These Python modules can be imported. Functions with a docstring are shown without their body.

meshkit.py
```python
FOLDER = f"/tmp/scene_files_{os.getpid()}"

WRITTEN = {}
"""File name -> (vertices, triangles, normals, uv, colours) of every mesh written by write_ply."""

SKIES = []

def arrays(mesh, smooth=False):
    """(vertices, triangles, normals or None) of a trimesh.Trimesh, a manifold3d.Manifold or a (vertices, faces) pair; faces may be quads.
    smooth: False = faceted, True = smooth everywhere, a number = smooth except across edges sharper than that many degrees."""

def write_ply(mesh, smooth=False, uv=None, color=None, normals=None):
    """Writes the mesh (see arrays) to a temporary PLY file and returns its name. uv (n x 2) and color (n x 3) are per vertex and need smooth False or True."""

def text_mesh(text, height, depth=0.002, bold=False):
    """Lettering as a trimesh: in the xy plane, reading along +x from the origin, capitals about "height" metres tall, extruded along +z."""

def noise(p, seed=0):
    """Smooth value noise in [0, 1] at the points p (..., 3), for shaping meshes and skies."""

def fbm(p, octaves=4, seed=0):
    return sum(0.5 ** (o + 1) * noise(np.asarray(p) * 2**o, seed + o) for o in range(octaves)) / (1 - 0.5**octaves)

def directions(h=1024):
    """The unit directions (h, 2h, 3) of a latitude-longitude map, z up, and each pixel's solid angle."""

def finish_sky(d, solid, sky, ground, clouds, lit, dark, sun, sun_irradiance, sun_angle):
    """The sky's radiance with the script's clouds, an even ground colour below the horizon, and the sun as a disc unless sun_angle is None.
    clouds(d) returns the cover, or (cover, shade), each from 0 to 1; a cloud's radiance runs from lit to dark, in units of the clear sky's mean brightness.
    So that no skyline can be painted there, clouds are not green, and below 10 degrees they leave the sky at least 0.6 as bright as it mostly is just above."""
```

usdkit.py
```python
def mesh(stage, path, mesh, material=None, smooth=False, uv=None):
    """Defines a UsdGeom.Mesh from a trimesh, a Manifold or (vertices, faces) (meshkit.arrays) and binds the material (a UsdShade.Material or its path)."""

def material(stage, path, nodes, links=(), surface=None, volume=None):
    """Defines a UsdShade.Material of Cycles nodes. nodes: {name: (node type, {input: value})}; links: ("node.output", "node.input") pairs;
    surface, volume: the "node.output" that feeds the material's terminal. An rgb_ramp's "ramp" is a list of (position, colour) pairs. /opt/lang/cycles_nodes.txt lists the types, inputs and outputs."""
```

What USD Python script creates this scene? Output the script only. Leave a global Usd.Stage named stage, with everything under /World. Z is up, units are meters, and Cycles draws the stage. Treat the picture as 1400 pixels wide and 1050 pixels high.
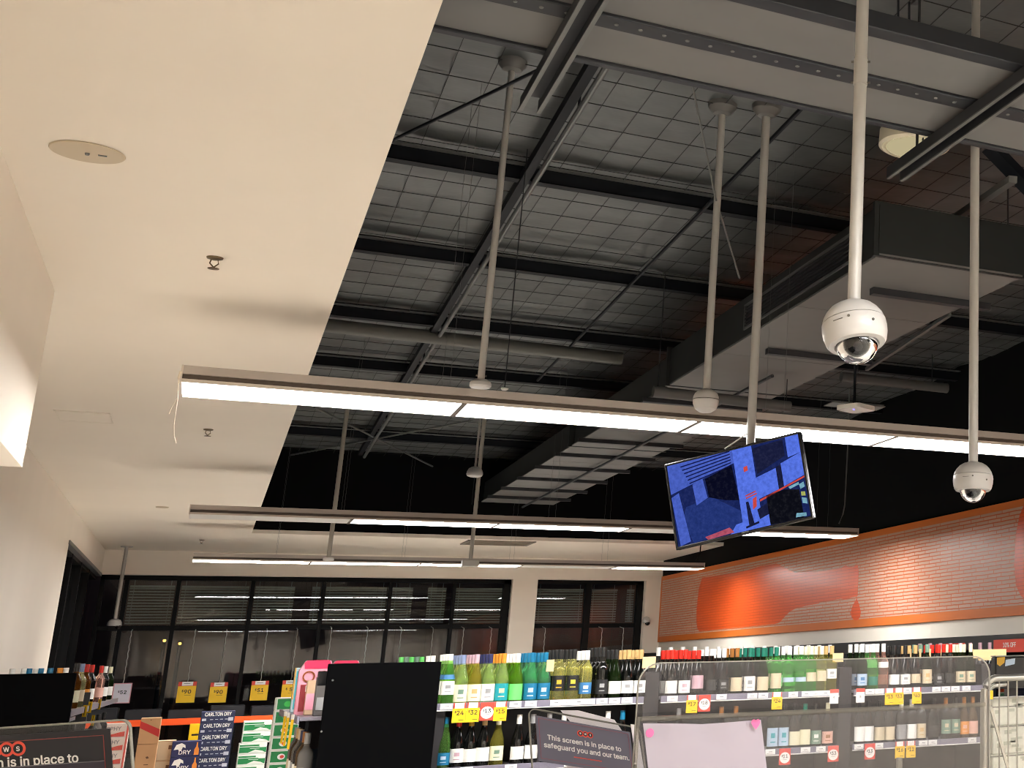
import math, random
import numpy as np
import trimesh, manifold3d
import shapely.geometry as sg
import meshkit, usdkit
from pxr import Usd, UsdGeom, UsdLux, UsdShade, Gf, Sdf

random.seed(7); np.random.seed(7)
stage = Usd.Stage.CreateInMemory()
UsdGeom.SetStageUpAxis(stage, 'Z'); UsdGeom.SetStageMetersPerUnit(stage, 1.0)
UsdGeom.Xform.Define(stage, '/World')

# ------------------------------------------------------------------ camera
# The photo is a crop from the left of a wider frame: its optical axis lies at pixel (1531.6, 428.4) of the 1400x1050 frame.
F, PX, PY, YAW, PIT, ROL = 1820.05, 1531.6, 428.4, .5938, .2518, -.0223
EYE = 1.6
_fw = np.array([math.sin(YAW)*math.cos(PIT), math.cos(YAW)*math.cos(PIT), math.sin(PIT)])
_r = np.cross(_fw, [0, 0, 1]); _r /= np.linalg.norm(_r); _u = np.cross(_r, _fw)
CR = math.cos(ROL)*_r + math.sin(ROL)*_u
CU = -math.sin(ROL)*_r + math.cos(ROL)*_u
EYEP = np.array([0, 0, EYE])
cam = UsdGeom.Camera.Define(stage, '/World/camera')
AP = 36.0
cam.CreateHorizontalApertureAttr(AP); cam.CreateVerticalApertureAttr(AP*1050/1400)
cam.CreateFocalLengthAttr(AP*F/1400)
cam.CreateHorizontalApertureOffsetAttr(-(PX-700)/1400*AP)
cam.CreateVerticalApertureOffsetAttr((PY-525)/1400*AP)
cam.CreateFStopAttr(0.0); cam.CreateClippingRangeAttr(Gf.Vec2f(0.05, 500))
cam.AddTransformOp().Set(Gf.Matrix4d(*CR, 0, *CU, 0, *(-_fw), 0, *EYEP, 1))
EXPOSURE = 1.62
cam.CreateExposureAttr(EXPOSURE)

# ------------------------------------------------------------------ sky (night) and lamp strengths
LAMP = 13.0            # radiance of the lit diffusers
dome = UsdLux.DomeLight.Define(stage, '/World/night_sky')
dome.CreateIntensityAttr(1.0); dome.CreateColorAttr(Gf.Vec3f(.004, .005, .008))

# ------------------------------------------------------------------ helpers
def ray(x, y):
    return CR*(x-PX)/F - CU*(y-PY)/F + _fw
def PYy(x, y, Y): d = ray(x, y); return EYEP + d*Y/d[1]
def PXx(x, y, X): d = ray(x, y); return EYEP + d*X/d[0]
def PZz(x, y, Z): d = ray(x, y); return EYEP + d*(Z-EYE)/d[2]
def PD(x, y, D): return EYEP + ray(x, y)*D
ROOF_A, ROOF_S = EYE+3.3, .02
def roofz(Y): return ROOF_A-ROOF_S*Y
def PR(x, y, dz=0):
    d = ray(x, y); t = (ROOF_A-dz-EYE)/(d[2]+ROOF_S*d[1]); return EYEP+d*t

MB = usdkit.material
LK = '/World/Looks/'
MATS = {}
def srgb(c):
    c = np.asarray(c, float)/255
    return tuple(np.where(c <= .04045, c/12.92, ((c+.055)/1.055)**2.4))
def pm(name, rgb, rough=.5, metal=0., spec=.5, lin=False, noise=0., nscale=6., bump=0., bscale=80., **kw):
    """principled material with a little procedural tone variation and fine relief"""
    if name in MATS: return MATS[name]
    c = rgb if lin else srgb(rgb)
    nodes = {'p': ('principled_bsdf', {'base_color': c, 'roughness': rough, 'metallic': metal, 'specular_ior_level': spec, **kw})}
    links = []
    if noise or bump:
        nodes['g'] = ('geometry', {})
    if noise:
        nodes['n'] = ('noise_texture', {'scale': nscale, 'detail': 4.0})
        nodes['r'] = ('rgb_ramp', {'ramp': [(.3, tuple(np.array(c)*(1-noise))), (.7, tuple(np.minimum(1, np.array(c)*(1+noise))))]})
        links += [('g.position', 'n.vector'), ('n.fac', 'r.fac'), ('r.color', 'p.base_color')]
    if bump:
        nodes['n2'] = ('noise_texture', {'scale': bscale, 'detail': 3.0})
        nodes['b'] = ('bump', {'strength': bump, 'distance': .004})
        links += [('g.position', 'n2.vector'), ('n2.fac', 'b.height'), ('b.normal', 'p.normal')]
    MATS[name] = MB(stage, LK+name, nodes, links, surface='p.BSDF')
    return MATS[name]
def emit(name, rgb, s, lin=False):
    if name in MATS: return MATS[name]
    MATS[name] = MB(stage, LK+name, {'e': ('emission', {'color': rgb if lin else srgb(rgb), 'strength': s})}, [], surface='e.emission')
    return MATS[name]
def glass_pane(name, tint=(1, 1, 1), ior=1.5, haze=0., hazec=(.5, .5, .5), rough=0.0):
    """thin glass: the front face reflects by fresnel and may carry a little haze, the back face lets everything through"""
    if name in MATS: return MATS[name]
    nodes = {'f': ('fresnel', {'IOR': ior}), 'geo': ('geometry', {}), 'inv': ('math', {'math_type': 'subtract', 'value1': 1.0}), 'mul': ('math', {'math_type': 'multiply'}),
             't': ('transparent_bsdf', {'color': tint}), 'g': ('glossy_bsdf', {'color': (1, 1, 1), 'roughness': rough}), 'm': ('mix_closure', {})}
    links = [('geo.backfacing', 'inv.value2'), ('f.fac', 'mul.value1'), ('inv.value', 'mul.value2'), ('mul.value', 'm.fac'), ('t.BSDF', 'm.closure1'), ('g.BSDF', 'm.closure2')]
    out = 'm.closure'
    if haze:
        nodes['d'] = ('diffuse_bsdf', {'color': hazec}); nodes['m2'] = ('mix_closure', {}); nodes['hz'] = ('math', {'math_type': 'multiply', 'value2': haze})
        links += [('inv.value', 'hz.value1'), ('hz.value', 'm2.fac'), ('m.closure', 'm2.closure1'), ('d.BSDF', 'm2.closure2')]; out = 'm2.closure'
    MATS[name] = MB(stage, LK+name, nodes, links, surface=out)
    return MATS[name]
def bottle_glass(name, rgb, trans=.85):
    if name in MATS: return MATS[name]
    MATS[name] = MB(stage, LK+name, {'p': ('principled_bsdf', {'base_color': srgb(rgb), 'roughness': .06, 'ior': 1.18, 'transmission_weight': trans})}, [], surface='p.BSDF')
    return MATS[name]

USED = {}
def path(parent, name):
    k = (parent, name); n = USED.get(k, 0); USED[k] = n+1
    return f'{parent}/{name}' + (f'_{n:03d}' if n else '')
class Thing:
    def __init__(s, name, label=None, cat=None, loc=(0, 0, 0), group=None, kind=None, rot=None):
        s.loc = np.array(loc, float); s.path = path('/World', name)
        x = UsdGeom.Xform.Define(stage, s.path); x.AddTranslateOp().Set(Gf.Vec3d(*map(float, loc)))
        s.rot = None
        if rot is not None:
            x.AddRotateZOp().Set(float(rot)); a = math.radians(rot)
            s.rot = np.array([[math.cos(a), -math.sin(a), 0], [math.sin(a), math.cos(a), 0], [0, 0, 1]])
        s.prim = x.GetPrim(); tag(s.prim, label, cat, group, kind)
    def part(s, name, mesh, m, label=None, parent=None, smooth=30, local=False, kind=None):
        """mesh in world coordinates (or in the thing's own ones with local=True)"""
        mesh = as_tm(mesh)
        if not local:
            v = np.array(mesh.vertices)-s.loc
            if s.rot is not None: v = v@s.rot
            mesh = trimesh.Trimesh(v, mesh.faces, process=False)
        p = path(parent or getattr(s, 'sub', None) or s.path, name)
        q = usdkit.mesh(stage, p, mesh, m, smooth=smooth)
        if label: q.GetPrim().SetCustomDataByKey('label', label)
        if kind: q.GetPrim().SetCustomDataByKey('kind', kind)
        return p
def tag(prim, label=None, cat=None, group=None, kind=None):
    for k, v in (('label', label), ('category', cat), ('group', group), ('kind', kind)):
        if v: prim.SetCustomDataByKey(k, v)
def single(name, mesh, m, label=None, cat=None, group=None, kind=None, smooth=30):
    q = usdkit.mesh(stage, path('/World', name), as_tm(mesh), m, smooth=smooth)
    tag(q.GetPrim(), label, cat, group, kind); return q
def copy(src, name, loc, label=None, group=None, rot=None):
    p = path('/World', name); x = UsdGeom.Xform.Define(stage, p)
    x.GetPrim().GetReferences().AddInternalReference(src.path)
    x.ClearXformOpOrder(); x.AddTranslateOp().Set(Gf.Vec3d(*map(float, loc)))
    if rot is not None: x.AddRotateZOp().Set(float(rot))
    x.GetPrim().SetInstanceable(True); tag(x.GetPrim(), label, None, group)
    return x.GetPrim()
def as_tm(m):
    if isinstance(m, (list, tuple)) and len(m) and isinstance(m[0], trimesh.Trimesh): return trimesh.util.concatenate(list(m))
    if hasattr(m, 'to_mesh'):
        q = m.to_mesh(); return trimesh.Trimesh(np.array(q.vert_properties)[:, :3], np.array(q.tri_verts), process=False)
    return m
def box(x0, x1, y0, y1, z0, z1, bev=0):
    if x1 < x0: x0, x1 = x1, x0
    if y1 < y0: y0, y1 = y1, y0
    if z1 < z0: z0, z1 = z1, z0
    if bev:
        b = min(bev, (x1-x0)*.45, (y1-y0)*.45, (z1-z0)*.45)
        pts = []
        for sx, X in ((1, x0), (-1, x1)):
            for sy, Yv in ((1, y0), (-1, y1)):
                for sz, Z in ((1, z0), (-1, z1)):
                    pts += [(X+sx*b, Yv+sy*b, Z), (X+sx*b, Yv, Z+sz*b), (X, Yv+sy*b, Z+sz*b)]
        return as_tm(manifold3d.Manifold.hull_points(np.array(pts)))
    m = trimesh.creation.box([x1-x0, y1-y0, z1-z0]); m.apply_translation([(x0+x1)/2, (y0+y1)/2, (z0+z1)/2]); return m
def tube(pts, r, n=12, r1=None):
    pts = [np.asarray(p, float) for p in pts]; out = []
    rs = [r]*len(pts) if r1 is None else np.linspace(r, r1, len(pts))
    rings = []
    for i, p in enumerate(pts):
        d = (pts[min(i+1, len(pts)-1)]-pts[max(i-1, 0)]); d /= np.linalg.norm(d)
        a = np.cross(d, [0, 0, 1.]) if abs(d[2]) < .95 else np.cross(d, [1., 0, 0]); a /= np.linalg.norm(a); b = np.cross(d, a)
        t = np.arange(n)/n*2*math.pi
        rings.append(p + rs[i]*(np.cos(t)[:, None]*a+np.sin(t)[:, None]*b))
    v = np.vstack(rings+[pts[0][None], pts[-1][None]]); f = []
    for i in range(len(pts)-1):
        for k in range(n):
            a0, a1, b0, b1 = i*n+k, i*n+(k+1) % n, (i+1)*n+k, (i+1)*n+(k+1) % n
            f += [(a0, b0, b1), (a0, b1, a1)]
    c0 = len(pts)*n
    for k in range(n):
        f += [(c0, k, (k+1) % n), (c0+1, (len(pts)-1)*n+(k+1) % n, (len(pts)-1)*n+k)]
    m = trimesh.Trimesh(v, f, process=False); m.fix_normals(); return m
def bar(p0, p1, w, h, up=(0, 0, 1)):
    """square bar from p0 to p1"""
    p0, p1 = np.asarray(p0, float), np.asarray(p1, float); d = p1-p0; L = np.linalg.norm(d); d /= L
    s = np.cross(d, up); s /= np.linalg.norm(s); u = np.cross(s, d)
    m = trimesh.creation.box([L, w, h]); T = np.eye(4); T[:3, 0], T[:3, 1], T[:3, 2], T[:3, 3] = d, s, u, (p0+p1)/2
    m.apply_transform(T); return m
def lathe(prof, n=32, at=(0, 0, 0)):
    """prof: (r, z) pairs from top or bottom; closed on the axis where r is 0"""
    m = trimesh.creation.revolve(np.array(prof, float), sections=n); m.fix_normals(); m.apply_translation(at); return m
class Frame:
    """a rectangle in space: u to the right, v up, n towards the viewer; o is its centre"""
    def __init__(s, o, u, v): s.o = np.asarray(o, float); s.u = np.asarray(u, float)/np.linalg.norm(u); v = np.asarray(v, float); v = v-s.u*(v@s.u); s.v = v/np.linalg.norm(v); s.n = np.cross(s.u, s.v)
    def M(s, m, dn=0):
        T = np.eye(4); T[:3, 0], T[:3, 1], T[:3, 2], T[:3, 3] = s.u, s.v, s.n, s.o+s.n*dn
        m = m.copy(); m.apply_transform(T); return m
    def plate(s, u0, u1, v0, v1, d0, d1, bev=0): return s.M(box(u0, u1, v0, v1, d0, d1, bev))
    def poly(s, pts, d0, d1):
        g = sg.Polygon(pts).buffer(0)
        ms = [trimesh.creation.extrude_polygon(q, d1-d0, engine='earcut') for q in getattr(g, 'geoms', [g])]
        return s.M(trimesh.util.concatenate(ms), d0)
    def text(s, t, h, u, v, dn=.0005, bold=True, align='c', squash=1.):
        m = TEXT(t, h, bold); b = m.bounds
        m.apply_translation([-(b[0][0]+b[1][0])/2 if align == 'c' else -b[0][0], -(b[0][1]+b[1][1])/2, 0]); m.apply_scale([squash, 1, 1]); m.apply_translation([u, v, 0]); return s.M(m, dn)
_TX = {}
def TEXT(t, h, bold):
    k = (t, bold)
    if k not in _TX: _TX[k] = meshkit.text_mesh(t, 1.0, .02, bold)
    m = _TX[k].copy(); m.apply_scale([h, h, .02]); return m
def ellipse(cu, cv, ru, rv, n=24): t = np.arange(n)/n*2*math.pi; return [(cu+ru*math.cos(a), cv+rv*math.sin(a)) for a in t]
XYF = lambda o: Frame(o, (1, 0, 0), (0, 0, 1))      # plane facing the camera side (-Y)

ordn = ['first', 'second', 'third', 'fourth', 'fifth', 'sixth', 'seventh', 'eighth', 'ninth', 'tenth']
# ------------------------------------------------------------------ the room's measures
XL, XR, YN, YF = -1.347, 6.48, -4.0, 24.0           # left, right, near, far
ZC = EYE+1.78                                       # plaster ceiling
XC, YC = .3293, 20.69                               # edges of the opening in it
ZHEAD = EYE+1.435
wallpaint = pm('wall_paint', (242, 233, 219), .6, noise=.015, nscale=1.5)
ceilpaint = pm('ceiling_paint', (243, 233, 217), .7, noise=.015, nscale=1.2)
black = pm('black_paint', (7, 8, 9), .8, spec=.12, noise=.2, nscale=3)
frameblack = pm('window_frame_black', (7, 7, 8), .6, spec=.2)
darksteel = pm('dark_steel', (13, 18, 25), .6, spec=.25, noise=.2, nscale=5)
greysteel = pm('grey_steel', (120, 122, 120), .45, metal=.5)
whitepl = pm('white_plastic', (236, 233, 226), .3)

# floor: grey vinyl tiles out to the outside pavement
single('floor', box(XL-.2, XR+.2, YN-.2, YF+.2, -.1, 0), pm('floor_vinyl', (238, 233, 225), .4, noise=.03, nscale=2), kind='structure')
single('floor_timber', box(.5, XR, 7.2, 12.5, 0, .006), pm('floor_timber', (84, 70, 58), .45, noise=.2, nscale=2), kind='structure')   # dark timber-look flooring of the wine aisles
single('ceiling', [box(XL-.1, XC, YN, YF+.25, ZC, ZC+.05), box(XC, XR, YC, YF+.25, ZC, ZC+.05)], ceilpaint, kind='structure')
single('trim_1', box(XL-.05, -.793, YN, 7.83, EYE+.945, ZC), wallpaint, kind='structure')
single('wall_left', [box(XL-.15, XL, YN, 18.3, 0, ZC), box(XL-.15, XL, 18.3, YF+.25, ZHEAD, ZC), box(XL-.15, XL, 18.3, YF+.25, 0, .12)], wallpaint, kind='structure')
single('wall_near', box(XL-.15, XR+.15, YN-.15, YN, 0, ROOF_A+.1), wallpaint, kind='structure')
CX0, CX1 = 3.738*24/22, 4.089*24/22                 # the white column between the windows
WX1 = 5.69*24/22
single('wall_far', [box(XL, XR, YF, YF+.3, ZHEAD, ZC), box(CX0, CX1, YF, YF+.3, 0, ZHEAD), box(WX1, XR, YF, YF+.3, 0, ZHEAD), box(XL, XR, YF, YF+.3, 0, .12)], wallpaint, kind='structure')
MZ0, MZ1 = EYE+.397, EYE+1.504                      # mural
single('wall_right', box(XR, XR+.15, YN, YF+.3, 0, MZ1-.01), wallpaint, kind='structure')
single('wall_right_upper', box(XR, XR+.15, YN, YF+.3, MZ1-.01, ROOF_A+.1), black, kind='structure')
single('wall_fascia', box(XC-.15, XR, YC, YC+.1, ZC+.05, roofz(YC)+.1), black, kind='structure')
single('wall_fascia_left', box(XC-.15, XC-.05, YN, YC, ZC+.05, ROOF_A+.1), black, kind='structure')

# ------------------------------------------------------------------ roof lining: a foil blanket sagging between purlins
PURL = [8.74-2.015*3, 8.74-2.015*2, 8.74-2.015] + [8.74+2.015*i for i in range(6)]
def roof_blanket():
    xs = np.arange(XC-.1, XR+.05, .07); ys = np.arange(YN, YC+.05, .07)
    X, Y = np.meshgrid(xs, ys, indexing='ij')
    ph = ((Y-8.74) % 2.015)/2.015
    sag = -.05*np.sin(math.pi*ph)**.7
    q = np.stack([X*1.8, Y*1.8, 0*X], -1)
    Z = roofz(Y)+.055+sag+.03*(meshkit.fbm(q, 4, 3)-.5)+.012*(meshkit.noise(q*4, 5)-.5)
    n, m = X.shape; idx = np.arange(n*m).reshape(n, m)
    f = np.stack([idx[:-1, :-1], idx[:-1, 1:], idx[1:, 1:], idx[1:, :-1]], -1).reshape(-1, 4)
    return trimesh.Trimesh(np.stack([X, Y, Z], -1).reshape(-1, 3), np.vstack([f[:, [0, 1, 2]], f[:, [0, 2, 3]]]), process=False)
foil = pm('foil_blanket', (94, 97, 96), .42, metal=.35, noise=.16, nscale=2.2, bump=.7, bscale=12)
lin = Thing('ceiling_lining', kind='structure')
lin.part('foil', roof_blanket(), foil, smooth=True)
wire = pm('mesh_wire', (48, 47, 45), .7, spec=.2)
ws = [box(x-.0015, x+.0015, YN, YC, 0, .003) for x in np.arange(XC, XR, .2)]
for w in ws:
    v = w.vertices; v[:, 2] += roofz(v[:, 1])-.012; w.vertices = v
ws2 = [box(XC, XR, y-.0015, y+.0015, roofz(y)-.012, roofz(y)-.008) for y in np.arange(YN, YC, .34)]
lin.part('wire_mesh', ws+ws2, wire, kind='stuff', smooth=False)
vis = 0
for i, y in enumerate(PURL):
    z = roofz(y)
    t = Thing('roof_purlin', f'dark steel roof purlin, {ordn[i]} counted from the camera end' if i < 3 else f'dark steel roof purlin across the foil ceiling, {ordn[i-3]} beyond the pale suspended duct', 'beam', (XC, y, z-.1), group=None)
    t.part('web', box(XC, XR, y, y+.006, z-.1, z+.02), darksteel)
    t.part('flange', [box(XC, XR, y, y+.085, z-.1, z-.094), box(XC, XR, y+.079, y+.085, z-.1, z-.08)], darksteel)
    t.part('top_flange', box(XC, XR, y-.05, y+.006, z-.012, z-.004), greysteel)
# exterior pavement, and the dark building across the street
single('pavement_outside', box(-10, 16, YF+.3, 44, -.12, -.02), pm('pavement', (70, 68, 66), .8, noise=.15), kind='structure')
single('building_outside', [box(-10, 16, 36, 36.3, -.1, 9)], pm('outside_brick', (92, 66, 56), .8, noise=.2, nscale=2), 'dark brown brick building seen through the far windows', 'building')

# ------------------------------------------------------------------ windows
YG = YF+.2
pane_m = glass_pane('window_glass', (.82, .86, .84), 1.52)
def window(name, x0, x1, mulls, ztr, mw, ends=(.05, .05)):
    w = Thing(name, kind='structure', loc=(x0, YG, .12))
    z0, z1 = .12, ZHEAD
    w.part('frame', [box(x0, x1, YG-.06, YG+.05, z1-.065, z1), box(x0, x1, YG-.06, YG+.05, z0, z0+.08), box(x0, x0+ends[0], YG-.06, YG+.05, z0, z1), box(x1-ends[1], x1, YG-.06, YG+.05, z0, z1)], frameblack)
    for x in mulls: w.part('mullion', box(x-mw/2, x+mw/2, YG-.055, YG+.045, z0, z1, .004), frameblack)
    w.part('transom', box(x0, x1, YG-.05, YG+.04, ztr-.035, ztr+.035, .004), frameblack)
    e = [x0]+list(mulls)+[x1]
    for a, b in zip(e[:-1], e[1:]):
        w.part('pane', box(a, b, YG-.004, YG+.004, z0, ztr), pane_m, smooth=False); w.part('pane', box(a, b, YG-.004, YG+.004, ztr, z1), pane_m, smooth=False)
    return e
K = 24.2/15
ZT = EYE+.689
m0 = PYy(174, 795, YG)[0]
e1 = window('window_1', XL, CX0, [m0, -.262*K, .307*K, .88*K, 1.444*K, 2.008*K], ZT, .05, (.05, .11))
e2 = window('window_2', CX1, WX1, [3.289*K], ZT, .10, (.03, .10))
w3 = Thing('window_3', kind='structure', loc=(XL, 18.3, .12))
xg = XL-.1
w3.part('frame', [box(xg-.05, xg+.05, 18.3, YF+.2, ZHEAD-.07, ZHEAD), box(xg-.05, xg+.05, 18.3, 18.36, .12, ZHEAD), box(xg-.05, xg+.05, 18.3, YF+.2, .12, .2)], frameblack)
w3.part('head_strip', box(XL-.06, XL+.012, 18.25, YF, ZHEAD-.03, ZHEAD+.012), greysteel, label='grey metal strip along the window head')
for y in (19.7, 21.15, 22.6): w3.part('mullion', box(xg-.055, xg+.055, y-.035, y+.035, .12, ZHEAD), frameblack)
for a, b in ((18.3, 19.7), (19.7, 21.15), (21.15, 22.6), (22.6, YF+.1)): w3.part('pane', box(xg-.004, xg+.004, a, b, .15, ZHEAD), pane_m, smooth=False)
single('wall_outside_left', box(-3.2, -3.0, 14, 34, 0, 6), black, kind='structure')
# slatted blinds behind the upper panes
slat_m = pm('blind_slat', (150, 146, 142), .5)
bn = ['leftmost', 'second', 'third', 'fourth', 'fifth', 'sixth', 'rightmost']
segs = [[(a+.04, b-.04)] for a, b in zip(e1[1:-1], e1[2:])]
segs[2] = [(e1[3]+.04, e1[3]+.55), (e1[3]+.78, e1[4]-.04)]; segs[4] = [(e1[5]+.04, e1[5]+.33), (e1[5]+.55, e1[6]-.1)]
bw = 0
for sgm in segs[:]+[[(e2[0]+.05, e2[1]-.06)], [(e2[1]+.06, e2[1]+.5), (e2[1]+.66, e2[2]-.12)]]:
    b = Thing('slat_blind', [f'grey slat blind behind the wide window, {ordn[bw]} from the left' if bw < 6 else ['grey slat blind in the small right window, left half', 'grey slat blind in the small right window, right half'][bw-6]][0], 'blind', (sgm[0][0], YG+.09, EYE+.76)); bw += 1
    sl = []
    for (a, c) in sgm:
        for k in range(13):
            q = box(a, c, -.014, .014, -.0015, .0015); q.apply_transform(trimesh.transformations.rotation_matrix(-.9, [1, 0, 0])); q.apply_translation([0, YG+.09, EYE+.76+.041*k]); sl.append(q)
    b.part('slats', sl, slat_m, kind='stuff', smooth=False)
    b.part('head_rail', [box(a, c, YG+.07, YG+.10, EYE+1.27, EYE+1.30) for a, c in sgm], slat_m)
    b.part('cord', [box(x-.004, x+.004, YG+.083, YG+.089, EYE+.75, ZHEAD) for a, c in sgm for x in (a+.05, c-.05)], slat_m)
# two amber street lamps outside
for i, (x, y) in enumerate(((225, 876), (246, 880))):
    p = PYy(x, y, 30); t = Thing('street_lamp', ['small amber street lamp outside the window, the left one', 'small amber street lamp outside the window, the right one'][i], 'street lamp', (p[0], p[1], 0))
    t.part('post', tube([(p[0], p[1], -.02), (p[0], p[1], p[2]+.05)], .03, 8), darksteel)
    t.part('lamp', trimesh.creation.icosphere(2, .024).apply_translation(p-np.array([0, .06, 0])), emit('amber_lamp', (255, 160, 70), 2.2))

# ------------------------------------------------------------------ linear ceiling lights
litm = emit('lit_diffuser', (255, 252, 249), LAMP)
unlit = pm('unlit_diffuser', (225, 222, 214), .5)
housing = pm('light_housing', (182, 172, 164), .45, metal=.15)
groove = pm('light_groove', (88, 76, 66), .5)
lipm = pm('light_lip', (214, 203, 190), .4)
ZL = EYE+1.345
def linear_light(label, yf, sections, x0=-.245, wires=()):
    """yf: far edge; sections: lit or not, each 1.2 m long"""
    yn = yf-.43; x1 = x0+1.217*len(sections); z = ZL
    t = Thing('linear_light', label, 'ceiling light', (x0, yf, z), 'long linear ceiling lights')
    # folded steel housing: upright front, dark groove, flared lip
    prof = [(0, .001), (0, .012), (.012, .02), (.012, .038), (0, .040), (0, .078), (.43, .078), (.43, .040), (.418, .038), (.418, .02), (.43, .012), (.43, .001)]
    up = sg.Polygon([(0, .040), (0, .080), (.43, .080), (.43, .040)])
    def ext(poly, a, b):
        m = trimesh.creation.extrude_polygon(poly, b-a, engine='earcut'); T = np.array([[0, 0, 1, a], [1, 0, 0, yn], [0, 1, 0, z], [0, 0, 0, 1.]]); m.apply_transform(T); m.fix_normals(); return m
    t.part('housing', ext(up, x0, x1), housing)
    t.part('groove', ext(sg.Polygon([(.014, .016), (.014, .04), (.416, .04), (.416, .016)]), x0+.004, x1-.004), groove, label='dark recessed groove along the side')
    t.part('lip', ext(sg.Polygon([(0, .0), (.0, .016), (.43, .016), (.43, 0), (.42, 0), (.42, .008), (.01, .008), (.01, 0)]), x0, x1), lipm)
    for i, lit in enumerate(sections):
        a, b = x0+1.217*i, x0+1.217*(i+1)
        t.part('diffuser', box(a+.006, b-.006, yn+.012, yf-.012, z+.0005, z+.007), litm if lit else unlit, label='lit white diffuser panel' if lit else 'unlit grey diffuser panel', smooth=False)
        if i: t.part('joint', box(a-.013, a+.013, yn+.002, yf-.002, z-.004, z+.006), groove)
    for x in (x0, x1): t.part('end_cap', box(x-.004, x+.004, yn-.002, yf+.002, z-.002, z+.081), lipm)
    for x in wires:
        for y in (yn+.05, yf-.05):
            top = ZC if (x < XC or y > YC) else roofz(y)
            t.part('suspension_wire', tube([(x, y, z+.08), (x, y, top)], .001, 6), greysteel)
    return t
Y1, Y2, Y3 = 7.98, 14.33, 19.9
linear_light('nearest and longest lit ceiling light, its left end under the cream ceiling', Y1, [1]*5, wires=(.9, 2.7, 5.4))
linear_light('middle row ceiling light behind the television, with grey unlit end panel on the left', Y2, [0, 1, 1, 0, 1], wires=(.9, 2.7, 5.5))
linear_light('farthest ceiling light, just above the dark windows', Y3, [1, 1, 1, 0, 1], wires=(.6, 2.0, 3.3, 4.5))
linear_light('ceiling light overhead, out of the picture above the camera', 1.75, [0, 1, 0, 1, 1])
linear_light('ceiling light behind the camera', -2.6, [1, 1, 0, 1, 1])
# power cords to the right ends, and a cobweb on the left end of the nearest light
def cord(pts, r=.006): return tube(pts, r, 8)
a, b, c = PYy(1159, 612, Y2-.2), PYy(1155, 690, Y2-.2), PYy(1147, 716, Y2-.2)
single('light_cord', cord([a+[0, 0, 1.2], a, b, (b+c)/2+[.012, 0, 0], c], .008), greysteel, 'grey power cord dropping to the right end of the middle row light', 'cable')
a, b, c = PYy(959, 735, Y3-.2), PYy(957, 757, Y3-.2), PYy(950, 768, Y3-.2)
single('light_cord', cord([a+[0, 0, .6], a, b, c], .008), black, 'black power cord dropping to the right end of the farthest light', 'cable')
web = pm('cobweb', (235, 222, 200), .8)
a = PYy(247, 508, Y1-.43)
single('cobweb_strand', [tube([a, PYy(244, 522, Y1-.43), PYy(243, 545, Y1-.43), PYy(238, 580, Y1-.43), PYy(238, 595, Y1-.43), PYy(241, 606, Y1-.43)], .0022, 6, .0012),
    tube([a, PYy(244, 516, Y1-.43), PYy(245, 524, Y1-.43)], .006, 6, .002), tube([PYy(243, 543, Y1-.43), PYy(236, 555, Y1-.43), PYy(231, 566, Y1-.43)], .001, 5)], web, 'pale dusty cobweb strand hanging from the left end of the nearest light', 'cobweb')

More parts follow.
